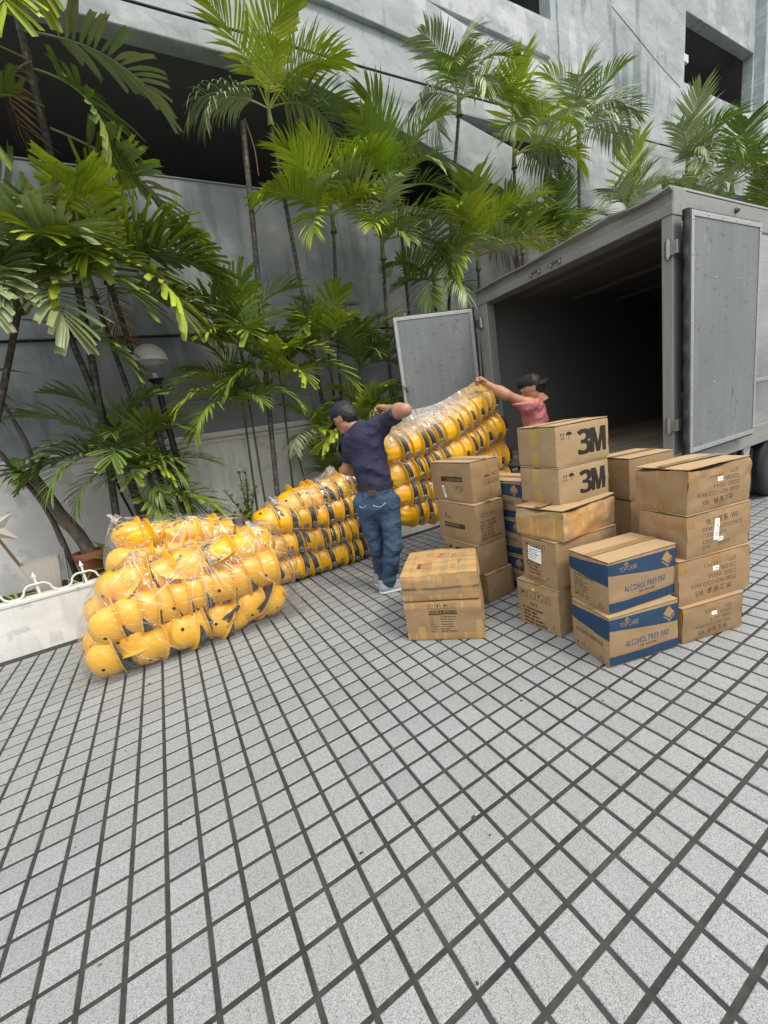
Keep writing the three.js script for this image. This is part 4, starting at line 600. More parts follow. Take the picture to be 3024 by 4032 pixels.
{ // bag being lifted by the two men
  const L = { label: 'bag lifted by two men', group: 'hard hats in the lifted bag' };
  const o = { ...L, scale: 1.22, jit: 0.024, tilt: 0.22, rollJit: 0.25, lean: [0.02, 0.08, 0.08], arc: -0.07 };
  hatRow([1.82, 1.20, -3.17], [2.93, 1.49, -3.17], 12, { ...o, seed: 71, row: 'top', roll: -1.0 });
  hatRow([1.84, 0.98, -3.17], [3.02, 1.24, -3.17], 12, { ...o, seed: 72, row: 'second highest', roll: -1.05 });
  hatRow([1.86, 0.78, -3.18], [3.08, 0.94, -3.18], 12, { ...o, seed: 73, row: 'second lowest', roll: -1.05 });
  hatRow([1.90, 0.60, -3.19], [3.06, 0.70, -3.19], 11, { ...o, seed: 74, row: 'bottom', roll: -1.15 });
  bag('clear_plastic_bag', 'clear plastic bag of hard hats lifted between the two men', [[1.80, 1.17, -3.19, 2.92, 1.46, -3.19, 0.165, 0.17], [1.84, 0.96, -3.19, 3.02, 1.19, -3.19, 0.16, 0.165], [1.86, 0.78, -3.20, 3.08, 0.94, -3.20, 0.165, 0.165], [1.90, 0.61, -3.20, 3.06, 0.70, -3.20, 0.165, 0.165]],
    { base: [2.45, 0.43, -3.19], knots: [[2.28, 1.47, -3.08, 0.22, 14], [2.9, 1.52, -3.1, 0.2, 12], [1.85, 1.4, -3.1, 0.2, 10]], seed: 81, fanDown: 0.9 });
  // the empty gathered neck of the film pulled up to the hands
  const t = scene.children[scene.children.length - 1], top = [[1.68, 1.545, -3.02], [1.80, 1.50, -3.06], [1.98, 1.505, -3.12], [2.14, 1.505, -3.15], [2.29, 1.515, -3.15], [2.45, 1.545, -3.15], [2.62, 1.61, -3.12], [2.75, 1.655, -3.06], [2.835, 1.69, -3.02]].map((p) => V(...p)), low = [[1.70, 1.22, -3.02], [1.85, 1.20, -3.03], [2.02, 1.27, -3.035], [2.18, 1.32, -3.04], [2.34, 1.37, -3.05], [2.52, 1.41, -3.06], [2.70, 1.46, -3.07], [2.88, 1.52, -3.07], [3.03, 1.50, -3.08]].map((p) => V(...p));
  for (const side of [0, 1]) {
    const cT = new THREE.CatmullRomCurve3(top), cL = new THREE.CatmullRomCurve3(low.map((p) => (side ? V(p.x + 0.02, p.y - 0.02, -6.40 - p.z + 0.04) : p))), P = [], I = [], nu = 150, nv = 10;
    for (let i = 0; i <= nu; i++) for (let j = 0; j <= nv; j++) {
      const u = i / nu, v = j / nv; // folds converge on the hands and the middle knot
      let uu = u; for (const c of [0, 0.47, 1]) uu += (c - u) * 0.55 * Math.exp(-(((u - c) / 0.22) ** 2)) * (1 - v);
      const p = cT.getPoint(clamp(uu, 0, 1)).lerp(cL.getPoint(u), v); const w = Math.sin(u * 150 + 3 * Math.sin(u * 31)) * 0.5 + 0.5 * noise3(u * 90, side, 3);
      p.z += (0.004 + 0.018 * Math.sin(Math.PI * Math.min(1, v * 1.1))) * w + (side ? -0.02 : 0.01) * Math.sin(v * 3.1); p.y -= 0.012 * Math.sin(v * 3.14) * w; P.push(p.x - 2.45, p.y - 0.43, p.z + 3.19);
    }
    for (let i = 0; i < nu; i++) for (let j = 0; j < nv; j++) { const a = i * (nv + 1) + j, b = a + nv + 1; I.push(a, b, a + 1, b, b + 1, a + 1); }
    part(t, 'gathered_neck', fromArrays(P, I), phys(0.9, 0.91, 0.91, 0.22, { transmission: 0.85, thickness: 0, ior: 1.45, clearcoat: 0.6, clearcoatRoughness: 0.15, side: THREE.DoubleSide }), 'pleated film pulled up to the hands');
  }
}
// ---------- the two men ----------
const skinMat = phys(0.42, 0.22, 0.135, 0.5, { sheen: 0.2 }), skinMat2 = phys(0.43, 0.22, 0.13, 0.5, { sheen: 0.2 }), hairMat = std(0.012, 0.01, 0.009, 0.6);
const creases = dataTex(512, 512, (u, v) => 0.5 + 0.5 * (1 - 4 * Math.abs(tfbm(u * 0.6 + v * 0.4, v - u * 0.2, 6, 4, 581))) + 0.3 * tfbm(u, v, 14, 3, 587), [1.6, 1.6], true);
const cloth = (r, g, b, s) => std(1, 1, 1, 0.9, { bumpMap: creases, bumpScale: 0.008, map: dataTex(256, 256, (u, v) => { const L = 1 + 0.12 * tfbm(u, v, 8, 4, s) + 0.1 * tfbm(u, v, 64, 1, s + 3); return [r * L, g * L, b * L]; }, [3, 3]) });
const uvBox = (g) => { const p = g.attributes.position, uv = []; for (let i = 0; i < p.count; i++) uv.push(p.getX(i) + p.getZ(i) * 0.7, p.getY(i)); g.setAttribute('uv', new THREE.Float32BufferAttribute(uv, 2)); return g; };
const bone = (a, b, ra, rb, flat, k) => [...a, ...b, ra, rb, ...(flat ? [...flat, k] : [])];
const mix = (a, b, t) => a.map((v, i) => lerp(v, b[i], t)), off = (a, d, k) => a.map((v, i) => v + d[i] * k);
function headFrame(c, F, roll = 0) { const f = V(...F).normalize(), s = V(0, 1, 0).cross(f).normalize(), u = V(0, 0, 0).crossVectors(f, s); const m = new THREE.Matrix4().makeBasis(s, u, f); if (roll) m.multiply(new THREE.Matrix4().makeRotationZ(roll)); m.setPosition(...c); return m; }
const headGeo = (() => {
  const B = [bone([0, 0.035, -0.018], [0, 0.03, 0.012], 0.086, 0.084), bone([0, -0.01, 0.02], [0, -0.078, 0.048], 0.066, 0.036, [1, 0, 0], 0.95), bone([0, -0.055, -0.005], [0, -0.16, -0.04], 0.05, 0.055), bone([0.035, -0.06, 0.01], [0.012, -0.088, 0.05], 0.03, 0.024), bone([-0.035, -0.06, 0.01], [-0.012, -0.088, 0.05], 0.03, 0.024)];
  const S = [bone([0, 0.008, 0.088], [0, -0.028, 0.104], 0.009, 0.013), bone([-0.014, -0.032, 0.094], [0.014, -0.032, 0.094], 0.008, 0.008), bone([-0.038, 0.026, 0.082], [0.038, 0.026, 0.082], 0.012, 0.012), bone([-0.02, -0.056, 0.085], [0.02, -0.056, 0.085], 0.0075, 0.0075), bone([-0.018, -0.066, 0.083], [0.018, -0.066, 0.083], 0.007, 0.007)];
  const E = [1, -1].map((q) => bone([q * 0.079, 0.016, -0.012], [q * 0.076, -0.024, -0.004], 0.019, 0.012, [1, 0, 0.3], 2.2));
  return skin([-0.115, -0.16, -0.13], [0.115, 0.135, 0.135], 0.0045, (x, y, z) => { let d = 1e9; for (const b of B) d = smin(d, boneDist(b, x, y, z), 0.03); for (const b of S) d = smin(d, boneDist(b, x, y, z), 0.012); for (const b of E) d = smin(d, boneDist(b, x, y, z), 0.006); for (const q of [1, -1]) d = -smin(-d, Math.hypot(x - q * 0.031, y - 0.008, z - 0.094) - 0.011, 0.01); return d; });
})();
const hairGeo = skin([-0.12, -0.12, -0.14], [0.12, 0.14, 0.12], 0.006, (x, y, z) => { const d = smin(Math.hypot(x, y - 0.035, (z + 0.014) * 0.94) - 0.093, Math.hypot(x * 1.05, y + 0.02, z + 0.045) - 0.072, 0.03) + 0.003 * noise3(x * 60, y * 40, z * 60); return Math.max(d, z - 0.03 - (y - 0.02) * 0.75, -y - 0.085, -(Math.hypot(Math.abs(x) - 0.085, y + 0.005, z - 0.002) - 0.026)); });
const capGeo = (() => { const P = [], I = [], n = 28, m = 9; for (let j = 0; j <= m; j++) for (let k = 0; k < n; k++) { const a = j / m * 1.5, t = k / n * 6.2832, r = 0.101 * Math.pow(Math.sin(a), 0.9), pan = 1 + 0.012 * Math.abs(Math.sin(t * 3)); P.push(r * Math.sin(t) * 0.93 * pan, 0.045 + 0.088 * Math.cos(a), r * Math.cos(t) * 1.06 * pan - 0.008); } for (let k = 0; k < n; k++) { const [x, y, z] = P.slice(((m) * n + k) * 3, ((m) * n + k) * 3 + 3); P.push(x * 0.97, y - 0.018, z * 0.97); } for (let j = 0; j <= m; j++) for (let k = 0; k < n; k++) { const a = j * n + k, b = j * n + (k + 1) % n; I.push(a, a + n, b, b, a + n, b + n); } return fromArrays(P, I); })();
const peakGeo = (() => { const P = [], I = [], n = 16, m = 6; for (const dy of [0, -0.004]) for (let j = 0; j <= m; j++) for (let k = 0; k <= n; k++) { const t = (k / n - 0.5) * 2.1, r0 = 0.097, e = 0.072 * (j / m) * Math.pow(Math.cos(t * 0.78), 0.6); P.push((r0 + e * 0.55) * Math.sin(t) * 0.93, 0.046 - 0.022 * (j / m) - 0.030 * Math.sin(t) ** 2 + dy, (r0 + e) * Math.cos(t) * 1.06 - 0.008); } const N = (m + 1) * (n + 1); for (let q = 0; q < 2; q++) for (let j = 0; j < m; j++) for (let k = 0; k < n; k++) { const a = q * N + j * (n + 1) + k, b = a + n + 1; I.push(a, b, a + 1, b, b + 1, a + 1); } for (let k = 0; k < n; k++) { const a = m * (n + 1) + k; I.push(a, a + N, a + 1, a + N, a + N + 1, a + 1); } return fromArrays(P, I); })();
// a closed hand: palm along dir from the wrist, fingers curled round a bar along axis
function handGeo(wrist, dir, palmN, curl, mirror) {
  const d = V(...dir).normalize(), n = V(...palmN).addScaledVector(d, -V(...palmN).dot(d)).normalize(), s = V(0, 0, 0).crossVectors(d, n).multiplyScalar(mirror ? -1 : 1), W = V(...wrist), at = (a, b, c) => W.clone().addScaledVector(d, a).addScaledVector(s, b).addScaledVector(n, c).toArray();
  const palm = [bone(at(-0.03, 0, 0), at(0.02, 0, 0), 0.027, 0.026), bone(at(0.02, -0.02, 0), at(0.075, -0.028, 0), 0.018, 0.015), bone(at(0.02, 0.015, 0), at(0.078, 0.022, 0), 0.018, 0.015), bone(at(0.03, 0, 0), at(0.08, 0, 0), 0.018, 0.015)], fingers = [];
  [[-0.030, 0.88], [-0.010, 1], [0.010, 0.97], [0.029, 0.78]].forEach(([b, L]) => { const c = curl, p0 = at(0.078, b, 0), l1 = 0.042 * L, l2 = 0.028 * L, l3 = 0.022 * L; const a1 = c * 0.9, a2 = a1 + c * 1.1, a3 = a2 + c * 0.8; const p1 = at(0.078 + l1 * Math.cos(a1), b, l1 * Math.sin(a1)), p2 = at(0.078 + l1 * Math.cos(a1) + l2 * Math.cos(a2), b, l1 * Math.sin(a1) + l2 * Math.sin(a2)), p3 = at(0.078 + l1 * Math.cos(a1) + l2 * Math.cos(a2) + l3 * Math.cos(a3), b, l1 * Math.sin(a1) + l2 * Math.sin(a2) + l3 * Math.sin(a3)); fingers.push([bone(p0, p1, 0.0098, 0.0092), bone(p1, p2, 0.0092, 0.0085), bone(p2, p3, 0.0085, 0.0075)]); });
  fingers.push([bone(at(0.018, -0.028, 0.006), at(0.045, -0.046, 0.02), 0.013, 0.0105), bone(at(0.045, -0.046, 0.02), at(0.066, -0.034, 0.042), 0.0105, 0.0085)]);
  const f = (x, y, z) => { let q = 1e9; for (const b of palm) q = smin(q, boneDist(b, x, y, z), 0.018); for (const fg of fingers) { let e = 1e9; for (const b of fg) e = smin(e, boneDist(b, x, y, z), 0.006); q = smin(q, e, 0.004); } return q; };
  const c = at(0.06, 0, 0.01); return skin(c.map((v) => v - 0.12), c.map((v) => v + 0.12), 0.0042, f);
}
function person(o) {
  const J = o.J, t = thing('person', o.label, 'person', [J.pel[0], 0, J.pel[2]], 0), [bx, , bz] = [J.pel[0], 0, J.pel[2]], loc = (g) => (g.translate(-bx, 0, -bz), g), H = headFrame(J.head, o.face, o.headRoll), ft = o.front;
  const B = [bone(J.neckb, mix(J.neckb, J.head, 0.55), 0.052, 0.05), bone(J.chest, J.mid, 0.125, 0.12, ft, 1.35), bone(J.mid, J.pel, 0.12, 0.125, ft, 1.3), bone(J.shL, J.shR, 0.055, 0.055)];
  for (const s of ['L', 'R']) { B.push(bone(J['sh' + s], J['el' + s], 0.047, 0.037), bone(J['el' + s], mix(J['el' + s], J['wr' + s], 0.3), 0.038, 0.04), bone(mix(J['el' + s], J['wr' + s], 0.3), J['wr' + s], 0.039, 0.027), bone(J['hip' + s], J['kn' + s], 0.075, 0.05), bone(J['kn' + s], J['an' + s], 0.05, 0.038)); }
  const all = Object.values(J), lo = [0, 1, 2].map((a) => Math.min(...all.map((p) => p[a])) - 0.2), hi = [0, 1, 2].map((a) => Math.max(...all.map((p) => p[a])) + 0.2);
  const hd = headGeo.clone().applyMatrix4(H), parts = [skin(lo, hi, 0.0125, field(B, 0.05)), hd];
  for (const s of ['L', 'R']) parts.push(handGeo(J['wr' + s], V(...J['wr' + s]).sub(V(...J['el' + s])).toArray(), o.palm[s], o.curl[s], s === 'L'));
  part(t, 'body', loc(mergeGeometries(parts.map((g) => { g.deleteAttribute('uv'); return g; }))), o.skin);
  // clothes follow the same skeleton a little further out
  const nb = J.neckb, up = V(...J.neckb).sub(V(...J.chest)).normalize();
  const S = [bone(J.chest, J.mid, 0.142, 0.137, ft, 1.3), bone(J.mid, off(J.pel, [0, 1, 0], -0.02), 0.137, 0.15, ft, 1.26), bone(mix(J.shL, J.shR, 0.12), mix(J.shL, J.shR, 0.88), 0.072, 0.072), bone(nb, J.chest, 0.088, 0.13, ft, 1.15)];
  for (const s of ['L', 'R']) S.push(bone(J['sh' + s], mix(J['sh' + s], J['el' + s], o.sleeve), 0.073, 0.068));
  const cutSleeve = ['L', 'R'].map((s) => { const a = J['sh' + s], e = J['el' + s], d = V(...e).sub(V(...a)), l = d.length(); d.normalize(); return { p: mix(a, e, o.sleeve + 0.05), d, a, l }; });
  const fold = (x, y, z) => 0.012 * noise3((x - z) * 7 + y * 5, y * 15 + (x + z) * 6, 2) + 0.010 * noise3((x + z) * 9, y * 22 - (x - z) * 12, 7) ;
  const sf = field(S, 0.06, (d, x, y, z) => {
    if (d > 0.05) return d; d += fold(x, y, z); d = Math.max(d, o.hem + 0.015 * noise3(x * 9, 1, z * 9) - y);
    for (const c of cutSleeve) { const q = V(x, y, z).sub(V(...c.p)), along = q.dot(c.d); if (along > -0.03 && q.length() < 0.14) d = Math.max(d, along); }
    const w = V(x, y, z).sub(V(...nb)), h = w.dot(up); if (h > -0.02) d = Math.max(d, h - 0.05); return d;
  });
  part(t, 'shirt', loc(uvBox(skin(lo, hi, 0.0095, sf))), o.shirt);
  const T = [bone(mix(J.hipL, J.hipR, 0.25), mix(J.hipL, J.hipR, 0.75), 0.125, 0.125, ft, 1.12), bone(J.pel, mix(J.hipL, J.hipR, 0.5), 0.148, 0.14, ft, 1.25)];
  for (const s of ['L', 'R']) T.push(bone(J['hip' + s], J['kn' + s], 0.098, 0.074), bone(J['kn' + s], J['an' + s], 0.074, 0.066));
  part(t, 'trousers', loc(uvBox(skin(lo, hi, 0.0095, field(T, 0.035, (d, x, y, z) => { if (d > 0.05) return d; const k = 0.6 + 0.9 * smooth(0.7, 0.2, y); d += k * (0.010 * noise3((x + z) * 6, y * 16 + (x - z) * 9, 3) + 0.008 * noise3(x * 14, y * 26, z * 14)); return Math.max(d, y - o.waist, 0.035 - y); })))), o.trousers);
  if (o.beltLabel) { // belt and patch follow the waist
    const c = J.pel, y = o.waist - 0.012, s = V(-ft[2], 0, ft[0]), P = [], I = [], n = 40; for (let k = 0; k <= n; k++) { const a = k / n * 6.2832, x = c[0] + s.x * Math.cos(a) * 0.156 + ft[0] * Math.sin(a) * 0.124 - bx, z = c[2] + s.z * Math.cos(a) * 0.156 + ft[2] * Math.sin(a) * 0.124 - bz; P.push(x, y - 0.002, z, x * 1.01, y + 0.034, z * 1.01); if (k < n) I.push(k * 2, k * 2 + 1, k * 2 + 2, k * 2 + 1, k * 2 + 3, k * 2 + 2); }
    part(t, 'belt', fromArrays(P, I), blackSteel);
  }
  for (const s of ['L', 'R']) { // sneakers
    const d = V(...o.toe[s]).setY(0).normalize(), a = J['an' + s], yaw = Math.atan2(d.x, d.z), sole = skin([-0.07, -0.005, -0.1], [0.07, 0.05, 0.22], 0.006, (x, y, z) => Math.max(smin(Math.hypot(x * 1.05, z + 0.03) - 0.046, smin(boneDist(bone([0, 0, -0.03], [0, 0, 0.13], 0.043, 0.046), x, 0, z), 1e9, 0.01), 0.02), y - 0.028, 0.002 - y)), up2 = skin([-0.08, 0.0, -0.11], [0.08, 0.13, 0.22], 0.006, (x, y, z) => Math.max(smin(boneDist(bone([0, 0.05, -0.03], [0, 0.03, 0.13], 0.048, 0.042), x, y, z), boneDist(bone([0, 0.05, -0.03], [0, 0.11, -0.035], 0.044, 0.042), x, y, z), 0.03), 0.024 - y));
    const q = new THREE.Group(); q.name = 'shoe'; q.position.set(a[0] - bx - d.x * 0.02, 0, a[2] - bz - d.z * 0.02); q.rotation.y = yaw; t.add(q); part(q, 'upper', up2, o.shoe); part(q, 'sole', sole, std(0.7, 0.68, 0.64, 0.7));
  }
  const hm = (n, g, m) => { const q = part(t, n, loc(g.clone().applyMatrix4(H)), m); return q; };
  hm('hair', hairGeo, hairMat);
  const capM = o.capBack ? new THREE.Matrix4().makeRotationX(-0.12).multiply(new THREE.Matrix4().makeRotationY(Math.PI)) : new THREE.Matrix4().makeRotationX(0.1);
  const cap = hm('cap', capGeo.clone().applyMatrix4(capM), o.cap); const pk = part(cap, 'peak', loc(peakGeo.clone().applyMatrix4(capM).applyMatrix4(H)), o.cap); part(cap, 'button', loc(new THREE.SphereGeometry(0.009, 8, 6).translate(0, 0.134, 0).applyMatrix4(capM).applyMatrix4(H)), o.cap);
  if (o.capBack) part(cap, 'strap_buckle', loc(merge([box(-0.012, 0.012, 0.018, 0.034, 0.096, 0.102), box(0.03, 0.05, 0.02, 0.034, 0.088, 0.096)]).applyMatrix4(H)), std(0.5, 0.48, 0.44, 0.4));
  for (const q of [1, -1]) { part(t, 'eye', loc(new THREE.SphereGeometry(0.0105, 12, 8).translate(q * 0.031, 0.008, 0.079).applyMatrix4(H)), std(0.6, 0.57, 0.53, 0.3)); part(t, 'iris', loc(new THREE.SphereGeometry(0.005, 10, 6).translate(q * 0.031, 0.008, 0.0865).applyMatrix4(H)), hairMat); hm('eyebrow', tube([[q * 0.014, 0.027, 0.094], [q * 0.03, 0.032, 0.091], [q * 0.047, 0.026, 0.08]], 0.0035, 8, 6), hairMat); }
  return t;
}
const denim = std(1, 1, 1, 0.9, { bumpMap: creases, bumpScale: 0.010, map: dataTex(512, 512, (u, v) => { const n = tfbm(u, v, 5, 4, 501), f = tfbm(u, v * 0.2, 90, 2, 507), L = 1 + 0.35 * n + 0.25 * f; return [0.036 * L, 0.072 * L, 0.125 * L]; }, [1.4, 1.4]) });
{
  const t = person({
    label: 'man in navy t-shirt, blue jeans and dark cap lifting a bag, back turned', face: [-0.55, -0.5, -0.75], front: [0.79, 0, -0.61], skin: skinMat, shirt: cloth(0.024, 0.023, 0.055, 511), trousers: denim, cap: cloth(0.012, 0.015, 0.024, 521), shoe: cloth(0.30, 0.31, 0.33, 531), sleeve: 0.62, hem: 0.935, waist: 0.935, beltLabel: 1,
    J: { head: [1.40, 1.515, -3.125], neckb: [1.464, 1.392, -3.03], chest: [1.492, 1.30, -2.975], mid: [1.48, 1.12, -2.955], pel: [1.482, 0.89, -2.93], shL: [1.405, 1.30, -3.09], shR: [1.592, 1.425, -2.87], elL: [1.37, 1.09, -3.20], wrL: [1.56, 1.02, -3.20], elR: [1.66, 1.492, -2.595], wrR: [1.645, 1.535, -2.85], hipL: [1.40, 0.80, -2.995], hipR: [1.548, 0.79, -2.87], knL: [1.445, 0.43, -3.0], anL: [1.53, 0.09, -3.13], knR: [1.512, 0.42, -2.84], anR: [1.475, 0.09, -2.945] },
    palm: { L: [0.2, 0.3, -0.9], R: [-0.5, -0.75, 0] }, curl: { L: 1.0, R: 1.15 }, toe: { L: [0.8, 0, 0.2], R: [0.9, 0, 0.35] },
  });
  const c = part(t, 'leather_patch', rbox(-0.034, 0.034, -0.022, 0.022, -0.003, 0.003, 0.003), std(0.09, 0.042, 0.022, 0.6)); { const a = 0.22, f = V(-0.79, 0, 0.61).applyAxisAngle(V(0, 1, 0), a); c.position.set(f.x * 0.138, 0.905, f.z * 0.138); c.rotation.y = Math.atan2(f.x, f.z); }
  for (const q of [-1, 1]) { const a = q * 0.5, f = V(-0.79, 0, 0.61).applyAxisAngle(V(0, 1, 0), a), m = part(t, 'pocket_seam', tube([[-0.05, 0.012, 0.0], [-0.02, -0.004, 0.004], [0.0, -0.008, 0.004], [0.025, -0.002, 0.004], [0.055, 0.018, 0]], 0.0022, 16, 5), std(0.55, 0.55, 0.52, 0.8)); m.position.set(f.x * 0.158, 0.80, f.z * 0.158); m.rotation.y = Math.atan2(f.x, f.z); }
  person({
    label: 'man in pink t-shirt and backwards black cap holding a bag by the truck', face: [-0.7, -0.35, -0.6], front: [-0.70, 0, -0.71], skin: skinMat2, shirt: cloth(0.54, 0.175, 0.18, 541), trousers: cloth(0.03, 0.032, 0.04, 551), cap: cloth(0.010, 0.010, 0.011, 561), capBack: true, shoe: cloth(0.05, 0.05, 0.055, 571), sleeve: 0.55, hem: 0.84, waist: 0.93,
    J: { head: [3.215, 1.53, -2.775], neckb: [3.25, 1.405, -2.785], chest: [3.27, 1.28, -2.82], mid: [3.28, 1.1, -2.82], pel: [3.29, 0.88, -2.83], shL: [3.14, 1.385, -2.745], shR: [3.34, 1.37, -2.95], elL: [2.93, 1.505, -2.83], wrL: [2.855, 1.635, -2.985], elR: [3.42, 1.12, -2.97], wrR: [3.34, 0.9, -3.04], hipL: [3.22, 0.79, -2.77], hipR: [3.36, 0.79, -2.89], knL: [3.2, 0.43, -2.78], anL: [3.22, 0.09, -2.74], knR: [3.36, 0.43, -2.93], anR: [3.39, 0.09, -2.9] },
    palm: { L: [-0.6, -0.6, 0.2], R: [-0.8, 0, -0.5] }, curl: { L: 1.15, R: 0.9 }, toe: { L: [-0.7, 0, -0.5], R: [-0.7, 0, -0.6] },
  });
}
// ---------- palms and plants in the bed ----------
const leafMat = (rough, tr) => phys(1, 1, 1, rough, { vertexColors: true, transmission: tr, thickness: 0, ior: 1.4, specularIntensity: 0.8, side: THREE.DoubleSide });
const leafSoft = leafMat(0.40, 0.12), leafGloss = phys(1, 1, 1, 0.34, { vertexColors: true, side: THREE.DoubleSide }), leafDry = std(1, 1, 1, 0.9, { vertexColors: true, side: THREE.DoubleSide });
const GREEN = { lime: [0.345, 0.43, 0.038], mid: [0.20, 0.285, 0.044], dark: [0.135, 0.205, 0.042], grey: [0.28, 0.34, 0.16], dry: [0.22, 0.12, 0.055], brown: [0.10, 0.045, 0.02] };
// one leaflet blade as a keeled strip
function blade(P, I, C, base, dir, up, len, wid, o) {
  const yel = 1 + 0.3 * (o.r() - .55), n = o.n ?? 5, d = dir.clone(), p = base.clone(), r = o.r, side = V(0, 0, 0).crossVectors(d, up).normalize(), col = o.col, k0 = 1 + (r() - .5) * 0.35, tip = o.tip ?? 0.1, b0 = P.length / 3;
  for (let k = 0; k <= n; k++) {
    const s = k / n, prof = o.broad ? Math.min(1, 0.25 + 2.2 * s) * lerp(1, tip, smooth(0.62, 1, s) * (1 - o.cut)) : Math.pow(Math.sin(Math.PI * Math.min(1, 0.12 + s * 0.80)), 0.8) * lerp(1, tip, smooth(0.6, 1, s)), w = wid * prof * 0.5;
    const nrm = V(0, 0, 0).crossVectors(side, d).normalize(), jag = o.broad && k === n ? len * 0.09 : 0, lift = w * (o.keel ?? 0.45);
    const a = p.clone().addScaledVector(side, w).addScaledVector(nrm, lift).addScaledVector(d, jag * (r() - .3)), c = p.clone().addScaledVector(side, -w).addScaledVector(nrm, lift).addScaledVector(d, jag * (r() - .3)), m = p.clone().addScaledVector(d, jag * (r() - .6));
    P.push(a.x, a.y, a.z, m.x, m.y, m.z, c.x, c.y, c.z); const t = k0 * (0.92 + 0.16 * r()), e = o.tipDry && s > 0.85 ? o.tipDry : 0; for (let q = 0; q < 3; q++) { const h = q === 1 ? t * 1.12 : t; C.push(lerp(col[0] * h * yel, 0.2, e), lerp(col[1] * h, 0.13, e), lerp(col[2] * h, 0.05, e)); }
    p.addScaledVector(d, len / n); d.y -= (o.droop ?? 0.2) / n * (0.4 + s); d.normalize();
  }
  for (let k = 0; k < n; k++) { const a = b0 + k * 3; I.push(a, a + 1, a + 3, a + 1, a + 4, a + 3, a + 1, a + 2, a + 4, a + 2, a + 5, a + 4); }
}
function frondGeo(o) { // grows along +x, curving over in the xy plane
  const r = rng(o.seed), P = [], I = [], C = [], L = o.L, n = 14, pts = []; let th = o.e0 ?? 0.35, p = V(0, 0, 0); const tw = (r() - .5) * 0.5, dt = o.arch * 1.6;
  for (let k = 0; k <= n; k++) { pts.push(p.clone()); p = p.clone().add(V(Math.cos(th) * L / n, Math.sin(th) * L / n, tw * L / n * (k / n))); th -= dt / n * (0.35 + 1.3 * k / n); }
  const at = (t) => { const q = t * n, k = Math.min(n - 1, Math.floor(q)); return pts[k].clone().lerp(pts[k + 1], q - k); }, tan = (t) => at(Math.min(1, t + 0.02)).sub(at(Math.max(0, t - 0.02))).normalize();
  for (let k = 0; k <= n; k++) { const t = k / n, w = lerp(o.rw ?? 0.011, 0.0025, t), T = tan(t), U = V(0, 0, 1).cross(T).normalize(); for (const [a, b] of [[1, 0], [0, 1], [-1, 0], [0, -1]]) { const q = pts[k].clone().addScaledVector(V(0, 0, 1), a * w).addScaledVector(U, b * w); P.push(q.x, q.y, q.z); C.push(o.col[0] * 1.15, o.col[1] * 1.05, o.col[2] * 1.2); } if (k < n) for (let q = 0; q < 4; q++) { const a = k * 4 + q, b = k * 4 + (q + 1) % 4; I.push(a, b, a + 4, b, b + 4, a + 4); } }
  for (let k = 0; k < o.pairs; k++) for (const s of [-1, 1]) {
    if (r() < (o.gap ?? 0.03)) continue; const t = lerp(o.petiole ?? 0.22, 0.985, (k + (s > 0 ? 0.25 : 0)) / o.pairs) , q = (t - (o.petiole ?? 0.22)) / 0.78, T = tan(t), U = V(0, 0, 1).cross(T).normalize().multiplyScalar(-1); if (U.y < 0) U.multiplyScalar(-1);
    const ang = lerp(1.25, 0.38, Math.pow(q, 1.2)) * (0.9 + 0.2 * r()), v = (o.vee ?? 0.35) + (r() - .5) * 0.3, sd = V(0, Math.sin(v), s * Math.cos(v)); const sideW = U.clone().multiplyScalar(Math.sin(v)).add(V(0, 0, s * Math.cos(v)));
    const dir = T.clone().multiplyScalar(Math.cos(ang)).addScaledVector(sideW, Math.sin(ang)).normalize(), len = o.leafL * (0.55 + 0.75 * Math.sin(Math.PI * Math.min(1, 0.15 + q * 0.72))) * (0.88 + 0.24 * r()), up = U.clone().addScaledVector(T, -0.35).normalize();
    blade(P, I, C, at(t), dir, up, len, o.leafW * (0.8 + 0.5 * r()) * (o.broad && q > 0.88 ? 1.6 : 1), { r, col: o.col, broad: o.broad, cut: 0.62 + 0.25 * r(), droop: (o.droop ?? 0.35) * (0.6 + 0.9 * r()), tip: o.broad ? 0.35 : 0.06, keel: 0.35, tipDry: r() < (o.dryTip ?? 0.25) ? 0.75 : 0 });
  }
  return fromArrays(P, I, null, C);
}
const FR = {}; // variants by look: broad jagged, fine, drooping
for (const c of ['lime', 'mid', 'dark', 'grey']) {
  FR['broad_' + c] = [1, 2, 3].map((s) => frondGeo({ seed: s * 7 + c.length, L: 1, arch: 0.55 + 0.2 * s, pairs: 14 + s, leafL: 0.35, leafW: 0.05, broad: true, col: GREEN[c], vee: 0.3, droop: 0.5, petiole: 0.24 }));
  FR['fine_' + c] = [1, 2, 3].map((s) => frondGeo({ seed: s * 11 + c.length, L: 1, arch: 0.45 + 0.25 * s, pairs: 22 + s, leafL: 0.34, leafW: 0.031, col: GREEN[c], vee: 0.4, droop: 0.85, petiole: 0.2 }));
}
FR.weep = [1, 2, 3].map((s) => frondGeo({ seed: s * 13, L: 1, arch: 0.8 + 0.2 * s, pairs: 25, leafL: 0.36, leafW: 0.026, col: GREEN.grey, vee: 0.05, droop: 1.6, dryTip: 0.3 }));
FR.dry = [1, 2].map((s) => frondGeo({ seed: s * 17, L: 1, arch: 1.3, pairs: 18, leafL: 0.32, leafW: 0.02, col: GREEN.dry, vee: -0.1, droop: 1.8, gap: 0.2 }));
const trunkTex = dataTex(128, 512, (u, v) => { const ring = Math.pow(Math.abs(Math.sin(v * Math.PI * 12 + 0.8 * tn(u * 4, v * 12, 12, 611))), 10), n = tfbm(u, v, 8, 4, 617), L = (0.085 + 0.07 * n) * (1 - 0.45 * ring) + 0.05 * smooth(0.2, 0.5, n); return [L * 1.12, L, L * 0.86]; }, [1, 1.4]);
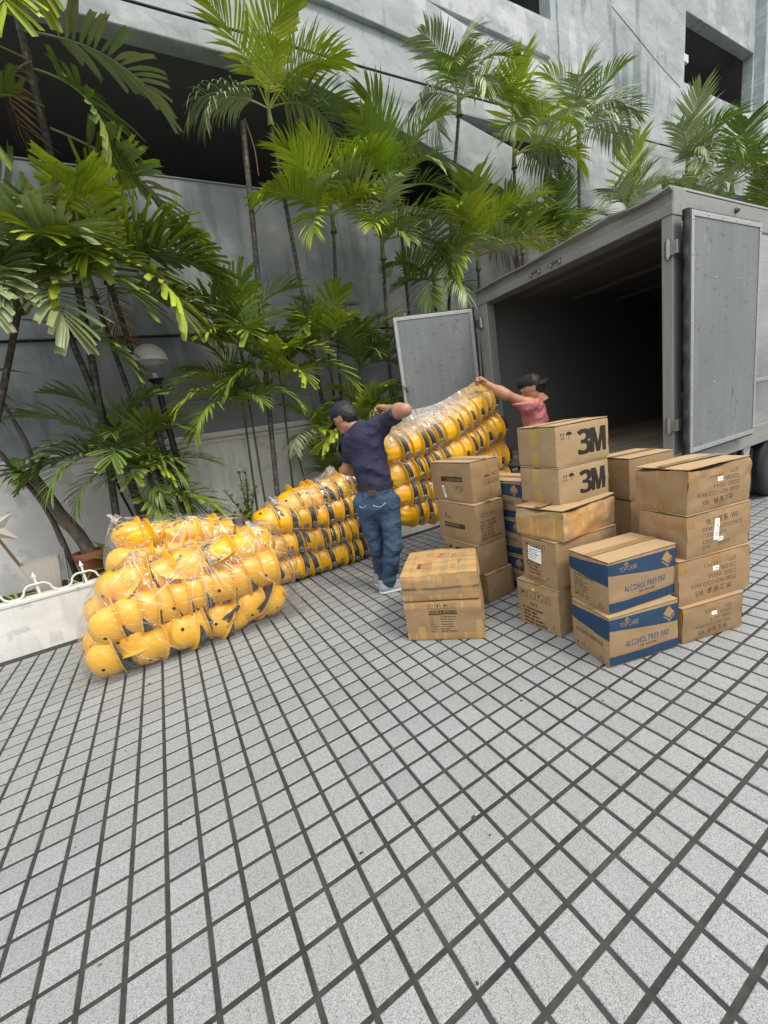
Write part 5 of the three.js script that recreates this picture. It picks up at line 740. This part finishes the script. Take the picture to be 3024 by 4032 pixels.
const trunkMat = std(1, 1, 1, 0.9, { map: trunkTex }), shaftMat = std(0.10, 0.15, 0.04, 0.5), stemMat = std(0.055, 0.085, 0.03, 0.6), barkMat = std(1, 1, 1, 0.95, { map: dataTex(256, 256, (u, v) => { const L = 0.085 * (1 + 0.8 * tfbm(u, v, 8, 5, 621)); return [L * 1.2, L, L * 0.78]; }, [2, 2]) });
function trunkGeo(pts, r0, r1, ringed = true) {
  const c = new THREE.CatmullRomCurve3(pts.map((p) => V(...p))), L = c.getLength(), n = Math.min(160, Math.round(L / 0.022)), P = [], I = [], U = [], m = 9;
  for (let k = 0; k <= n; k++) { const t = k / n, p = c.getPointAt(t), T = c.getTangentAt(t), X = V(0, 0, 1).cross(T).normalize(), Z = V(0, 0, 0).crossVectors(T, X), y = t * L, r = lerp(r0, r1, Math.pow(t, 0.7)) * (ringed ? 1 + 0.07 * (k % 2) : 1 + 0.12 * noise3(y * 9, 3, 1)) * (1 + 0.5 * Math.exp(-y / 0.12)); for (let q = 0; q <= m; q++) { const a = q / m * 6.2832, h = r * (1 + (ringed ? 0.04 : 0.14) * noise3(Math.cos(a) * 2, y * 6, Math.sin(a) * 2)); P.push(p.x + (X.x * Math.cos(a) + Z.x * Math.sin(a)) * h, p.y + (X.y * Math.cos(a) + Z.y * Math.sin(a)) * h, p.z + (X.z * Math.cos(a) + Z.z * Math.sin(a)) * h); U.push(q / m, y); } }
  for (let k = 0; k < n; k++) for (let q = 0; q < m; q++) { const a = k * (m + 1) + q, b = a + m + 1; I.push(a, a + 1, b, a + 1, b + 1, b); }
  return fromArrays(P, I, U);
}
function frondPart(t, type, pos, az, el, len, roll = 0, mat) {
  const list = FR[type], g = list[Math.floor(Math.abs(Math.sin(az * 91 + el * 47 + len * 13)) * 997) % list.length];
  const m = part(t, 'frond', g, mat ?? (type.endsWith('dark') || type === 'weep' ? leafGloss : type === 'dry' ? leafDry : leafSoft)); m.position.copy(pos); m.rotation.order = 'YZX'; m.rotation.set(roll, az, el); m.scale.setScalar(len); if (type === 'dry') m.userData.label = 'dead brown frond'; return m;
}
// azimuth 0 points along +x (right), -90 towards the camera side (+z is az = -90)
function palm(label, o) {
  const [bx, bz] = o.base, [cx, cy, cz] = o.crown, t = thing('palm_tree', label, 'palm', [bx, 0.36, bz], 0, 'palms in the planter bed'), r = rng(o.seed);
  const C = V(cx - bx, cy - 0.36, cz - bz), bend = o.bend ?? [0, 0], pts = [[0, 0, 0], [lerp(0, C.x, 0.3) + bend[0], C.y * 0.35, lerp(0, C.z, 0.35) + bend[1]], [lerp(0, C.x, 0.7) + bend[0] * 0.8, C.y * 0.72, lerp(0, C.z, 0.7) + bend[1] * 0.8], C.toArray()];
  if (o.trunk !== false) part(t, 'trunk', trunkGeo(pts, (o.r ?? 0.034) * 0.8, (o.r ?? 0.034) * 0.62), o.slim ? stemMat : trunkMat);
  if (o.shaft !== false) part(t, 'crownshaft', trunkGeo([[C.x, C.y - 0.03, C.z], [C.x + 0.005, C.y + 0.12 * o.len, C.z + 0.005], [C.x + 0.01, C.y + 0.26 * o.len, C.z + 0.01]], (o.r ?? 0.034) * 0.95, 0.012, false), shaftMat);
  const top = C.clone().add(V(0.004, 0.13 * o.len, 0.004));
  const n = Math.round(o.n * (o.dense ?? 0.76));
  for (let k = 0; k < n; k++) { // most fronds spread sideways along the bed, a few lean out over the paving
    const q = k / n, f = r(), out = k % 4 === 3 ? 1.2 + 0.5 * r() : 0.15 + 0.75 * f, az = (k + o.seed) % 2 ? -out : -(Math.PI - out);
    const el = lerp(o.el?.[1] ?? 1.0, o.el?.[0] ?? -0.35, Math.pow(q, 0.75)) + (r() - .5) * 0.25 + (k % 4 === 3 ? 0.35 : 0.05), type = o.types[Math.floor(r() * o.types.length)];
    frondPart(t, type, top.clone().add(V(0, (r() - .5) * 0.1, 0)), az, el, o.len * (0.72 + 0.28 * r()) * (k % 4 === 3 ? 0.8 : 1), (r() - .5) * 0.6);
  }
  for (const [type, az, el, len, dy] of o.extra ?? []) frondPart(t, type, top.clone().add(V(0, dy ?? 0, 0)), az * D2R, el * D2R, len * 0.9);
  if (o.spear !== false) { const g = new THREE.ConeGeometry(0.012, 0.5 * o.len, 6); g.translate(top.x, top.y + 0.3 * o.len, top.z); part(t, 'spear_leaf', g, shaftMat); }
  return t;
}
// left group, broad jagged leaflets
palm('tall palm with broad jagged leaflets at the far left edge', { base: [-0.55, -4.6], crown: [-0.12, 4.95, -4.5], bend: [0.08, 0], r: 0.042, n: 5, len: 1.1, types: ['broad_lime', 'broad_mid', 'broad_mid'], seed: 101, el: [-0.5, 0.9], extra: [['broad_grey', -10, -22, 1.05, -0.3], ['broad_grey', -6, -40, 1.15, -0.95], ['broad_lime', -75, -35, 0.95, 0.2], ['dry', -150, -60, 0.8, -0.5], ['broad_mid', -165, -10, 0.9, -0.5], ['broad_lime', -95, -25, 0.9, -0.25], ['broad_mid', -35, -45, 1.0, -0.55], ['broad_mid', -140, -30, 0.9, -0.8]] });
palm('bushy palm with lime jagged fronds left of the dead frond', { base: [-0.2, -4.75], crown: [-0.45, 3.0, -4.5], r: 0.04, n: 8, dense: 1, len: 1.0, types: ['broad_lime', 'fine_lime', 'broad_grey'], seed: 102, el: [-0.6, 0.85], extra: [['broad_grey', -140, -20, 0.95]] });
palm('bright palm with long lime leaflets in front of the grey wall', { base: [0.12, -4.8], crown: [0.0, 3.05, -4.6], r: 0.038, n: 9, dense: 1, len: 1.08, types: ['broad_lime', 'broad_lime', 'broad_mid'], seed: 103, el: [-0.7, 1.0], extra: [['dry', -110, -75, 0.7, -0.1], ['broad_lime', -10, 12, 0.95], ['broad_grey', -14, -22, 1.1, -0.25], ['broad_mid', -5, -28, 1.0, -0.2], ['broad_mid', -100, 0, 0.8, -0.1], ['broad_lime', -125, -20, 0.9, -0.15]] });
palm('palm at the left edge with low drooping pale fronds', { base: [-1.75, -4.75], crown: [-0.68, 2.75, -4.42], r: 0.036, n: 8, dense: 1, len: 1.0, types: ['broad_grey', 'broad_mid', 'broad_lime'], seed: 104, el: [-0.5, 0.7], extra: [['broad_grey', -95, -12, 0.85], ['broad_grey', -55, -20, 0.9], ['broad_mid', -10, -30, 0.9, -0.2]] });
palm('palm in the shade above the globe lamp', { base: [0.02, -4.9], crown: [-0.15, 3.0, -4.8], r: 0.034, n: 5, len: 0.75, types: ['broad_mid', 'broad_dark'], seed: 105, el: [-0.1, 0.9] });
palm('dark leaved clump palm behind the pot', { base: [-0.28, -4.78], crown: [-0.30, 1.42, -4.68], r: 0.036, n: 11, dense: 1, len: 0.85, types: ['broad_dark', 'fine_dark', 'broad_dark'], seed: 106, el: [-0.7, 1.1], extra: [['broad_lime', -35, -15, 0.6, -0.1], ['broad_mid', -55, -40, 0.6, -0.35], ['broad_mid', -20, -10, 0.85, -0.5]] });
palm('dark leaved palm beside the lamp post', { base: [-0.1, -4.85], crown: [-0.12, 1.2, -4.8], r: 0.03, n: 8, dense: 1, len: 0.7, types: ['broad_dark', 'fine_dark', 'broad_mid'], seed: 107, el: [-0.7, 1.0], extra: [['broad_mid', -100, 10, 0.6]] });
palm('young palm between the lamp post and the bare trunk', { base: [0.85, -4.85], crown: [0.95, 1.75, -4.8], r: 0.018, slim: true, n: 9, len: 0.85, types: ['fine_mid', 'fine_lime', 'fine_mid'], seed: 108, dense: 1, el: [-0.3, 1.2] });
palm('slender clump palm left of the bare trunk', { base: [0.95, -4.8], crown: [1.05, 2.35, -4.75], r: 0.016, slim: true, n: 9, len: 0.9, types: ['fine_mid', 'broad_mid', 'fine_lime'], seed: 109, dense: 1, el: [-0.5, 1.2] });
palm('slender clump palm with pale fronds right of the bare trunk', { base: [1.3, -4.85], crown: [1.42, 1.95, -4.75], r: 0.017, slim: true, n: 8, len: 0.85, types: ['fine_mid', 'broad_mid', 'broad_lime'], seed: 110, dense: 1, el: [-0.4, 1.0] });
// bare snapped trunk
{ const t = thing('snapped_palm_tree', 'tall bare palm trunk snapped off at the top', 'palm', [1.05, 0.36, -4.7]); part(t, 'trunk', trunkGeo([[0, 0, 0], [0.16, 1.4, 0], [0.35, 2.9, 0], [0.5, 4.24, 0]], 0.028, 0.027), trunkMat); part(t, 'dry_stalk', tube([[0.52, 4.26, 0.02], [0.56, 4.0, 0.03], [0.55, 3.75, 0.03]], 0.006, 10, 5), std(0.25, 0.14, 0.07, 0.8)); }
// centre
palm('tall thin palm with a ragged crown against the dark opening', { base: [1.9, -4.8], crown: [1.84, 4.62, -4.68], r: 0.033, n: 7, len: 1.0, types: ['fine_lime', 'fine_mid', 'weep'], seed: 111, el: [-0.4, 1.1], extra: [['weep', 178, 0, 0.95], ['weep', -5, 5, 1.05], ['broad_lime', -60, 65, 0.95], ['weep', -170, -12, 0.9], ['fine_lime', -20, 35, 1.0]] });
palm('lime green palm right of the tall thin trunk', { base: [2.0, -4.85], crown: [2.35, 3.65, -4.65], r: 0.03, n: 12, len: 1.0, types: ['fine_lime', 'fine_lime', 'broad_lime'], seed: 112, el: [-0.7, 1.15], extra: [['fine_lime', -165, 50, 0.95]] });
palm('palm with drooping pale fronds left of the truck door', { base: [2.75, -4.8], crown: [2.9, 3.35, -4.55], r: 0.032, n: 10, len: 1.1, types: ['weep', 'fine_mid', 'fine_lime', 'weep'], seed: 113, el: [-0.6, 0.9] });
palm('full palm behind the drooping one under the ramp soffit', { base: [3.3, -4.9], crown: [3.35, 4.05, -4.72], r: 0.03, n: 10, len: 1.1, types: ['fine_mid', 'fine_lime', 'fine_mid'], seed: 114, el: [-0.6, 1.0] });
palm('tallest palm in the middle with a full round crown', { base: [3.95, -4.85], crown: [4.42, 5.15, -4.65], bend: [-0.18, 0], r: 0.034, n: 12, len: 1.0, types: ['fine_mid', 'fine_lime', 'fine_mid', 'weep'], seed: 115, el: [-0.7, 1.2], extra: [['weep', 170, 0, 0.95], ['weep', -175, -25, 0.9]] });
palm('low dense palm behind the open truck door', { base: [3.6, -4.75], crown: [3.65, 3.0, -4.6], r: 0.032, n: 10, len: 0.95, types: ['fine_mid', 'weep', 'fine_dark'], seed: 116, el: [-0.8, 0.8] });
palm('bright palm with arching fronds before the white beam', { base: [5.3, -4.85], crown: [5.4, 4.7, -4.68], r: 0.033, n: 11, len: 1.15, types: ['fine_lime', 'fine_lime', 'weep'], seed: 117, el: [-0.5, 1.0], extra: [['weep', -5, 0, 1.2], ['weep', -30, -10, 1.1]] });
palm('palm with dark trunk and upright fronds by the pier', { base: [6.85, -4.85], crown: [6.88, 5.2, -4.68], r: 0.038, n: 10, len: 1.15, types: ['fine_mid', 'weep', 'fine_dark'], seed: 119, el: [-0.6, 1.2], extra: [['weep', -3, 15, 1.3], ['fine_lime', 150, 60, 1.1]] });
palm('green palm above the left end of the truck header', { base: [4.4, -4.75], crown: [4.45, 3.3, -4.6], r: 0.03, n: 10, len: 1.1, types: ['fine_lime', 'fine_mid', 'fine_lime'], seed: 120, el: [-0.5, 0.9], extra: [['dry', -20, -5, 0.9], ['fine_lime', -60, 30, 1.1]] });
palm('palm with a brown dead frond behind the truck roof', { base: [5.4, -4.75], crown: [5.35, 3.55, -4.6], r: 0.03, n: 9, len: 1.05, types: ['fine_mid', 'fine_lime', 'fine_mid'], seed: 121, el: [-0.3, 1.0], extra: [['dry', -10, 10, 1.2], ['dry', -35, -20, 1.0]] });
palm('low palm peeking over the middle of the truck roof', { base: [6.3, -4.8], crown: [6.3, 3.6, -4.65], r: 0.03, n: 9, len: 0.95, types: ['fine_mid', 'fine_grey', 'fine_dark'], seed: 122, el: [-0.2, 1.0] });
palm('bushy palm over the truck corner with dry lower leaves', { base: [8.0, -4.8], crown: [8.0, 4.15, -4.6], r: 0.03, n: 11, len: 1.15, types: ['fine_mid', 'fine_grey', 'fine_lime'], seed: 123, el: [-0.2, 1.2], extra: [['dry', -80, -30, 0.9], ['dry', -30, -40, 0.9]] });
palm('tall dark palm below the square window', { base: [10.0, -4.85], crown: [10.05, 5.1, -4.65], r: 0.036, n: 10, len: 1.3, types: ['fine_mid', 'fine_grey', 'fine_mid'], seed: 124, el: [-0.6, 1.1] });
palm('palm at the right edge with pale fronds', { base: [11.75, -4.85], crown: [11.78, 5.0, -4.6], r: 0.05, n: 11, len: 1.45, types: ['fine_grey', 'fine_mid', 'fine_dark'], seed: 125, el: [-0.5, 1.1] });
palm('low bushy palm above the truck at the right edge', { base: [9.6, -4.75], crown: [9.6, 3.9, -4.6], r: 0.035, n: 10, len: 1.2, types: ['fine_mid', 'fine_grey'], seed: 126, el: [-0.1, 1.1] });
palm('palm leaning over the truck roof at the far right', { base: [13.2, -4.8], crown: [13.1, 4.4, -4.6], r: 0.035, n: 10, len: 1.4, types: ['fine_lime', 'fine_mid'], seed: 127, el: [-0.2, 1.1] });
// between the man and the truck door
palm('palm with bright tuft above the man in navy', { base: [1.98, -4.8], crown: [2.05, 2.35, -4.7], r: 0.024, n: 8, len: 0.75, types: ['broad_mid', 'broad_lime', 'fine_mid'], seed: 128, dense: 1, el: [-0.3, 1.2] });
palm('dark palm with long leaflets behind the truck door edge', { base: [2.45, -4.9], crown: [2.5, 2.0, -4.85], r: 0.026, n: 9, len: 0.9, types: ['fine_dark', 'fine_mid', 'broad_mid'], seed: 129, dense: 1, el: [-0.2, 1.2] });
palm('low palm with glossy leaves by the man in navy', { base: [2.3, -4.7], crown: [2.3, 1.35, -4.6], r: 0.024, n: 10, len: 0.75, types: ['broad_mid', 'fine_mid', 'broad_lime'], seed: 130, dense: 1, el: [-0.4, 1.1] });
palm('low palm fanning out against the white wall behind the cap', { base: [1.72, -4.8], crown: [1.75, 1.35, -4.75], r: 0.022, n: 9, len: 0.7, types: ['fine_mid', 'fine_lime', 'weep'], seed: 131, dense: 1, el: [-0.6, 1.0] });
palm('small palm below the star lantern behind the man', { base: [1.85, -4.8], crown: [1.85, 0.75, -4.72], r: 0.02, n: 8, len: 0.6, types: ['fine_dark', 'fine_mid'], seed: 132, dense: 1, el: [-0.2, 1.0] });
palm('dark young palm against the planter left of the tall thin trunk', { base: [2.7, -4.75], crown: [2.75, 1.2, -4.6], r: 0.022, n: 9, len: 0.75, types: ['fine_dark', 'fine_mid', 'broad_dark'], seed: 133, dense: 1, el: [-0.2, 1.1] });
// strap leaves
const strapGeo = (L, W, droop, col, seed) => { const P = [], I = [], C = []; blade(P, I, C, V(0, 0, 0), V(1, 0, 0), V(0, 1, 0), L, W, { r: rng(seed), col, droop, tip: 0.1, n: 7, keel: 0.3 }); return fromArrays(P, I, null, C); };
function rosette(name, label, cat, pos, n, L, W, el, col, seed, droop = 0.9, mat = leafGloss) { const r = rng(seed), t = thing(name, label, cat, pos), gs = [1, 2, 3].map((k) => strapGeo(L, W, droop * (0.5 + 0.35 * k), col, seed + k)); for (let k = 0; k < n; k++) { const m = part(t, 'leaf', gs[k % 3], mat); m.rotation.order = 'YZX'; m.rotation.set((r() - .5) * 0.6, k * 2.4 + r(), lerp(el[1], el[0], k / n)); m.scale.setScalar(0.75 + 0.4 * r()); m.position.y = 0.02 * r(); } return t; }
function shrub(label, pos, h, n, leafL, leafW, col, seed, spread = 0.12) { const r = rng(seed), t = thing('shrub', label, 'shrub', pos, 0, 'small shrubs in the bed'), P = [], I = [], C = []; for (let k = 0; k < n; k++) { const a = r() * 6.28, e = V(Math.cos(a) * spread * (0.4 + r()), h * (0.6 + 0.4 * r()), Math.sin(a) * spread * (0.4 + r())), m = V(e.x * 0.3, e.y * 0.5, e.z * 0.3); part(t, 'stem', tube([V(0, 0, 0), m, e], 0.005, 8, 5), stemMat); const c = new THREE.CatmullRomCurve3([V(0, 0, 0), m, e]), nl = Math.round(8 + h * 14); for (let q = 0; q < nl; q++) { const p = c.getPoint(0.25 + 0.75 * q / nl), b = q * 2.4 + r(); blade(P, I, C, p, V(Math.cos(b), 0.5 + 0.6 * r(), Math.sin(b)).normalize(), V(0, 1, 0), leafL * (0.7 + 0.6 * r()), leafW * (0.7 + 0.6 * r()), { r, col, droop: 0.6, tip: 0.1, n: 4, keel: 0.25 }); } } part(t, 'foliage', fromArrays(P, I, null, C), leafSoft); return t; }
shrub('yellowish croton at the foot of the slender clump palm', [0.62, 0.38, -4.6], 0.35, 7, 0.13, 0.045, [0.20, 0.22, 0.03], 201);
shrub('small round leaved shrub against the white wall', [0.75, 0.38, -4.85], 0.85, 5, 0.07, 0.035, GREEN.mid, 202, 0.16);
shrub('fern like shrub right of the lamp post', [0.42, 0.38, -4.7], 0.5, 8, 0.11, 0.035, GREEN.mid, 203, 0.2);
rosette('dracaena', 'dark hanging dracaena foliage at the far left edge', 'plant', [-1.35, 2.35, -4.75], 26, 0.62, 0.085, [-1.3, 0.2], GREEN.dark, 211, 0.9); { const t = scene.children[scene.children.length - 1]; part(t, 'stem', trunkGeo([[0.42, -1.98, 0], [0.35, -1.2, 0], [0.12, -0.5, 0], [0, 0.05, 0]], 0.026, 0.02, false), barkMat); }
rosette('bird_nest_plant', 'glossy strap leaved plant between the pots', 'plant', [-0.5, 0.42, -4.62], 12, 0.42, 0.09, [0.2, 1.1], GREEN.dark, 212, 0.7);
rosette('spider_plant', 'thin leaved grassy plant at the planter edge', 'plant', [-0.86, 0.38, -4.5], 14, 0.26, 0.02, [0.1, 0.9], GREEN.mid, 213, 1.3);
rosette('spider_plant', 'grassy plant at the left end of the planter', 'plant', [-1.35, 0.38, -4.55], 14, 0.24, 0.02, [0.1, 0.9], GREEN.mid, 214, 1.3);
// cut tree leaning out of the terracotta pot
{
  const t = thing('leaning_tree', 'leaning cut tree with a rosette of dark leaves growing from the terracotta pot', 'tree', [-0.76, 0.66, -4.66]);
  part(t, 'trunk', trunkGeo([[0, -0.1, 0], [-0.03, 0.12, 0], [-0.13, 0.42, 0], [-0.24, 0.80, 0]], 0.062, 0.05, false), barkMat); part(t, 'branch', trunkGeo([[-0.235, 0.76, 0], [-0.2, 0.98, -0.02], [-0.22, 1.2, -0.02], [-0.3, 1.6, -0.02]], 0.022, 0.014, false), barkMat);
  const g = [1, 2, 3].map((k) => strapGeo(0.24, 0.075, 0.8 + 0.3 * k, GREEN.dark, 220 + k)), r = rng(9); for (let k = 0; k < 18; k++) { const m = part(t, 'leaf', g[k % 3], leafGloss); m.position.set(-0.29, 0.83, 0.03); m.rotation.order = 'YZX'; m.rotation.set(0, Math.PI + (r() - .5) * 4, lerp(0.9, -0.7, k / 18)); m.scale.setScalar(0.7 + 0.5 * r()); }
}
// ---------- lamp, pots and small things in the bed ----------
{
  const t = thing('globe_lamp', 'black lamp post with a round globe, upper half frosted', 'lamp post', [0.17, 0.37, -4.66]), pm = std(0.014, 0.014, 0.015, 0.45);
  part(t, 'post', rodBetween([0, 0, 0], [0.0, 1.75, 0], 0.034, 0.028, 16), pm);
  part(t, 'collar', new THREE.LatheGeometry([[0.03, 1.72], [0.045, 1.735], [0.034, 1.755], [0.05, 1.79], [0.075, 1.80], [0.075, 1.815], [0.03, 1.82]].map((p) => new THREE.Vector2(...p)), 20), pm);
  part(t, 'lamp_cap', new THREE.CylinderGeometry(0.022, 0.026, 0.05, 12).translate(0, 1.845, 0), std(0.5, 0.5, 0.48, 0.5));
  const up = new THREE.SphereGeometry(0.155, 32, 12, 0, 6.2832, 0, Math.PI * 0.52).translate(0, 1.985, 0), dn = new THREE.SphereGeometry(0.155, 32, 14, 0, 6.2832, Math.PI * 0.525, Math.PI * 0.375).translate(0, 1.985, 0);
  part(t, 'frosted_dome', up, phys(0.75, 0.74, 0.71, 0.45, { transmission: 0.3, thickness: 0 })); part(t, 'clear_bowl', dn, phys(0.97, 0.97, 0.97, 0.04, { transmission: 1, thickness: 0 }));
}
const clay = std(1, 1, 1, 0.85, { map: dataTex(256, 256, (u, v) => { const L = 1 + 0.3 * tfbm(u, v, 6, 4, 701); return [0.20 * L, 0.075 * L, 0.04 * L]; }, [2, 2]) }), potProfile = [[0.0, 0.0], [0.085, 0.0], [0.125, 0.235], [0.142, 0.24], [0.146, 0.305], [0.134, 0.31], [0.12, 0.27], [0.0, 0.262]].map((p) => new THREE.Vector2(...p));
const potSoil = std(0.04, 0.03, 0.02, 0.95);
[['terracotta pot with the leaning tree in the planter', [-0.77, 0.375, -4.66], 1], ['terracotta pot beside the strap leaved plant', [-0.47, 0.37, -4.62], 0.9]].forEach(([l, p, s]) => { const t = thing('terracotta_pot', l, 'pot', p, 0, 'terracotta pots'); t.scale.setScalar(s); part(t, 'pot', new THREE.LatheGeometry(potProfile, 36), clay); part(t, 'soil', new THREE.CylinderGeometry(0.118, 0.118, 0.01, 24).translate(0, 0.28, 0), potSoil); });
{ // corrugated tapered tub
  const t = thing('corrugated_tub', 'weathered whitish corrugated tub tapering downward in the planter', 'tub', [-1.13, 0.37, -4.62], 0.15), P = [], I = [], n = 64, m = 6;
  for (let j = 0; j <= m; j++) for (let k = 0; k < n; k++) { const q = k / n * 4, sd = Math.floor(q), f = q - sd, h = j / m, w = lerp(0.075, 0.135, h), c = 0.005 * Math.cos(f * Math.PI * 2 * 6); const [x, z] = [[f * 2 - 1, 1 + c / w], [1 + c / w, 1 - f * 2], [1 - f * 2, -1 - c / w], [-1 - c / w, f * 2 - 1]][sd]; P.push(x * w, h * 0.34, z * w * 0.75); }
  for (let j = 0; j < m; j++) for (let k = 0; k < n; k++) { const a = j * n + k, b = j * n + (k + 1) % n; I.push(a, b, a + n, b, b + n, a + n); }
  part(t, 'tub_wall', fromArrays(P, I), whiteMetalWorn()); part(t, 'fill', box(-0.11, 0.11, 0.27, 0.28, -0.08, 0.08), potSoil);
  const fin = part(t, 'fin', rbox(0.13, 0.142, 0.0, 0.42, -0.06, 0.09, 0.003), std(0.22, 0.21, 0.2, 0.7)); fin.rotation.z = -0.12;
}
function whiteMetalWorn() { return std(1, 1, 1, 0.75, { side: THREE.DoubleSide, color: new THREE.Color().setRGB(0.42, 0.40, 0.36) }); }
{ // white iron edging
  const t = thing('iron_edging', 'white wrought iron edging with spear posts and scalloped rail on the planter', 'edging', [-2.15, 0.455, plZ - 0.07]), m = std(0.72, 0.71, 0.68, 0.5), post = merge([rbox(-0.009, 0.009, 0, 0.15, -0.006, 0.006, 0.003, 1), (() => { const g = new THREE.ConeGeometry(0.024, 0.05, 4); g.rotateY(0.785); g.scale(1, 1, 0.45); g.translate(0, 0.185, 0); return g; })(), (() => { const g = new THREE.ConeGeometry(0.024, 0.022, 4); g.rotateX(Math.PI); g.rotateY(0.785); g.scale(1, 1, 0.45); g.translate(0, 0.149, 0); return g; })()]), rail = tube([[0, 0.10, 0], [0.05, 0.10, 0], [0.085, 0.075, 0], [0.105, 0.03, 0], [0.168, 0.0, 0], [0.23, 0.03, 0], [0.25, 0.075, 0], [0.285, 0.10, 0], [0.335, 0.10, 0]], 0.0085, 40, 8);
  for (let k = 0; k < 7; k++) { const a = part(t, 'spear_post', post, m); a.position.x = k * 0.335; if (k < 6) { const b = part(t, 'scalloped_rail', rail, m); b.position.set(k * 0.335, 0, 0.012); } }
}
const starMat = std(0.50, 0.47, 0.41, 0.8), starGeo = (() => { const P = [0, 0, 0.05, 0, 0, -0.05], I = []; for (let k = 0; k < 10; k++) { const a = Math.PI / 2 + k * Math.PI / 5, r = k % 2 ? 0.075 : 0.185; P.push(Math.cos(a) * r, Math.sin(a) * r, 0); } for (let k = 0; k < 10; k++) { const a = 2 + k, b = 2 + (k + 1) % 10; I.push(0, a, b, 1, b, a); } const g = fromArrays(P, I).toNonIndexed(); g.computeVertexNormals(); return g; })(), bamboo = std(0.13, 0.085, 0.05, 0.8);
[['off-white star lantern on a stick at the left edge', [-1.37, 1.06, -4.62], 0.25, [-1.36, 1.0, -4.63], [-1.19, 0.37, -4.63], 1.1], ['off-white star lantern on a stick left of the man in navy', [1.49, 1.26, -4.9], -0.2, [1.5, 1.2, -4.9], [1.53, 0.37, -4.85], 0.95], ['off-white star lantern half hidden behind the man in navy', [1.98, 1.22, -4.92], 0.3, [1.98, 1.1, -4.93], [2.0, 0.37, -4.9], 0.95]].forEach(([l, p, rz, a, b, s]) => { const t = thing('star_lantern', l, 'lantern', [b[0], b[1], b[2]], 0, 'star lanterns'), st = part(t, 'star', starGeo, starMat); st.position.set(p[0] - b[0], p[1] - b[1], p[2] - b[2]); st.rotation.z = rz; st.scale.setScalar(s); part(t, 'stick', rodBetween([0, 0, 0], [a[0] - b[0], a[1] - b[1], a[2] - b[2]], 0.012, 0.011), bamboo); });
single('wire', 'thin dark wire hanging down the grey wall', 'wire', tube([[2.0, 2.9, -5.0], [2.12, 2.3, -5.02], [2.22, 1.9, -5.03]], 0.004, 12, 5), std(0.03, 0.03, 0.03, 0.7));
single('downpipe', 'thin black pipe running down the white wall left of the dark palms', 'pipe', tube([[-0.42, 1.7, -5.02], [-0.42, 1.2, -5.03], [-0.36, 0.8, -5.03], [-0.35, 0.38, -5.03]], 0.012, 20, 6), std(0.02, 0.02, 0.02, 0.6));
renderer.render(scene, camera);
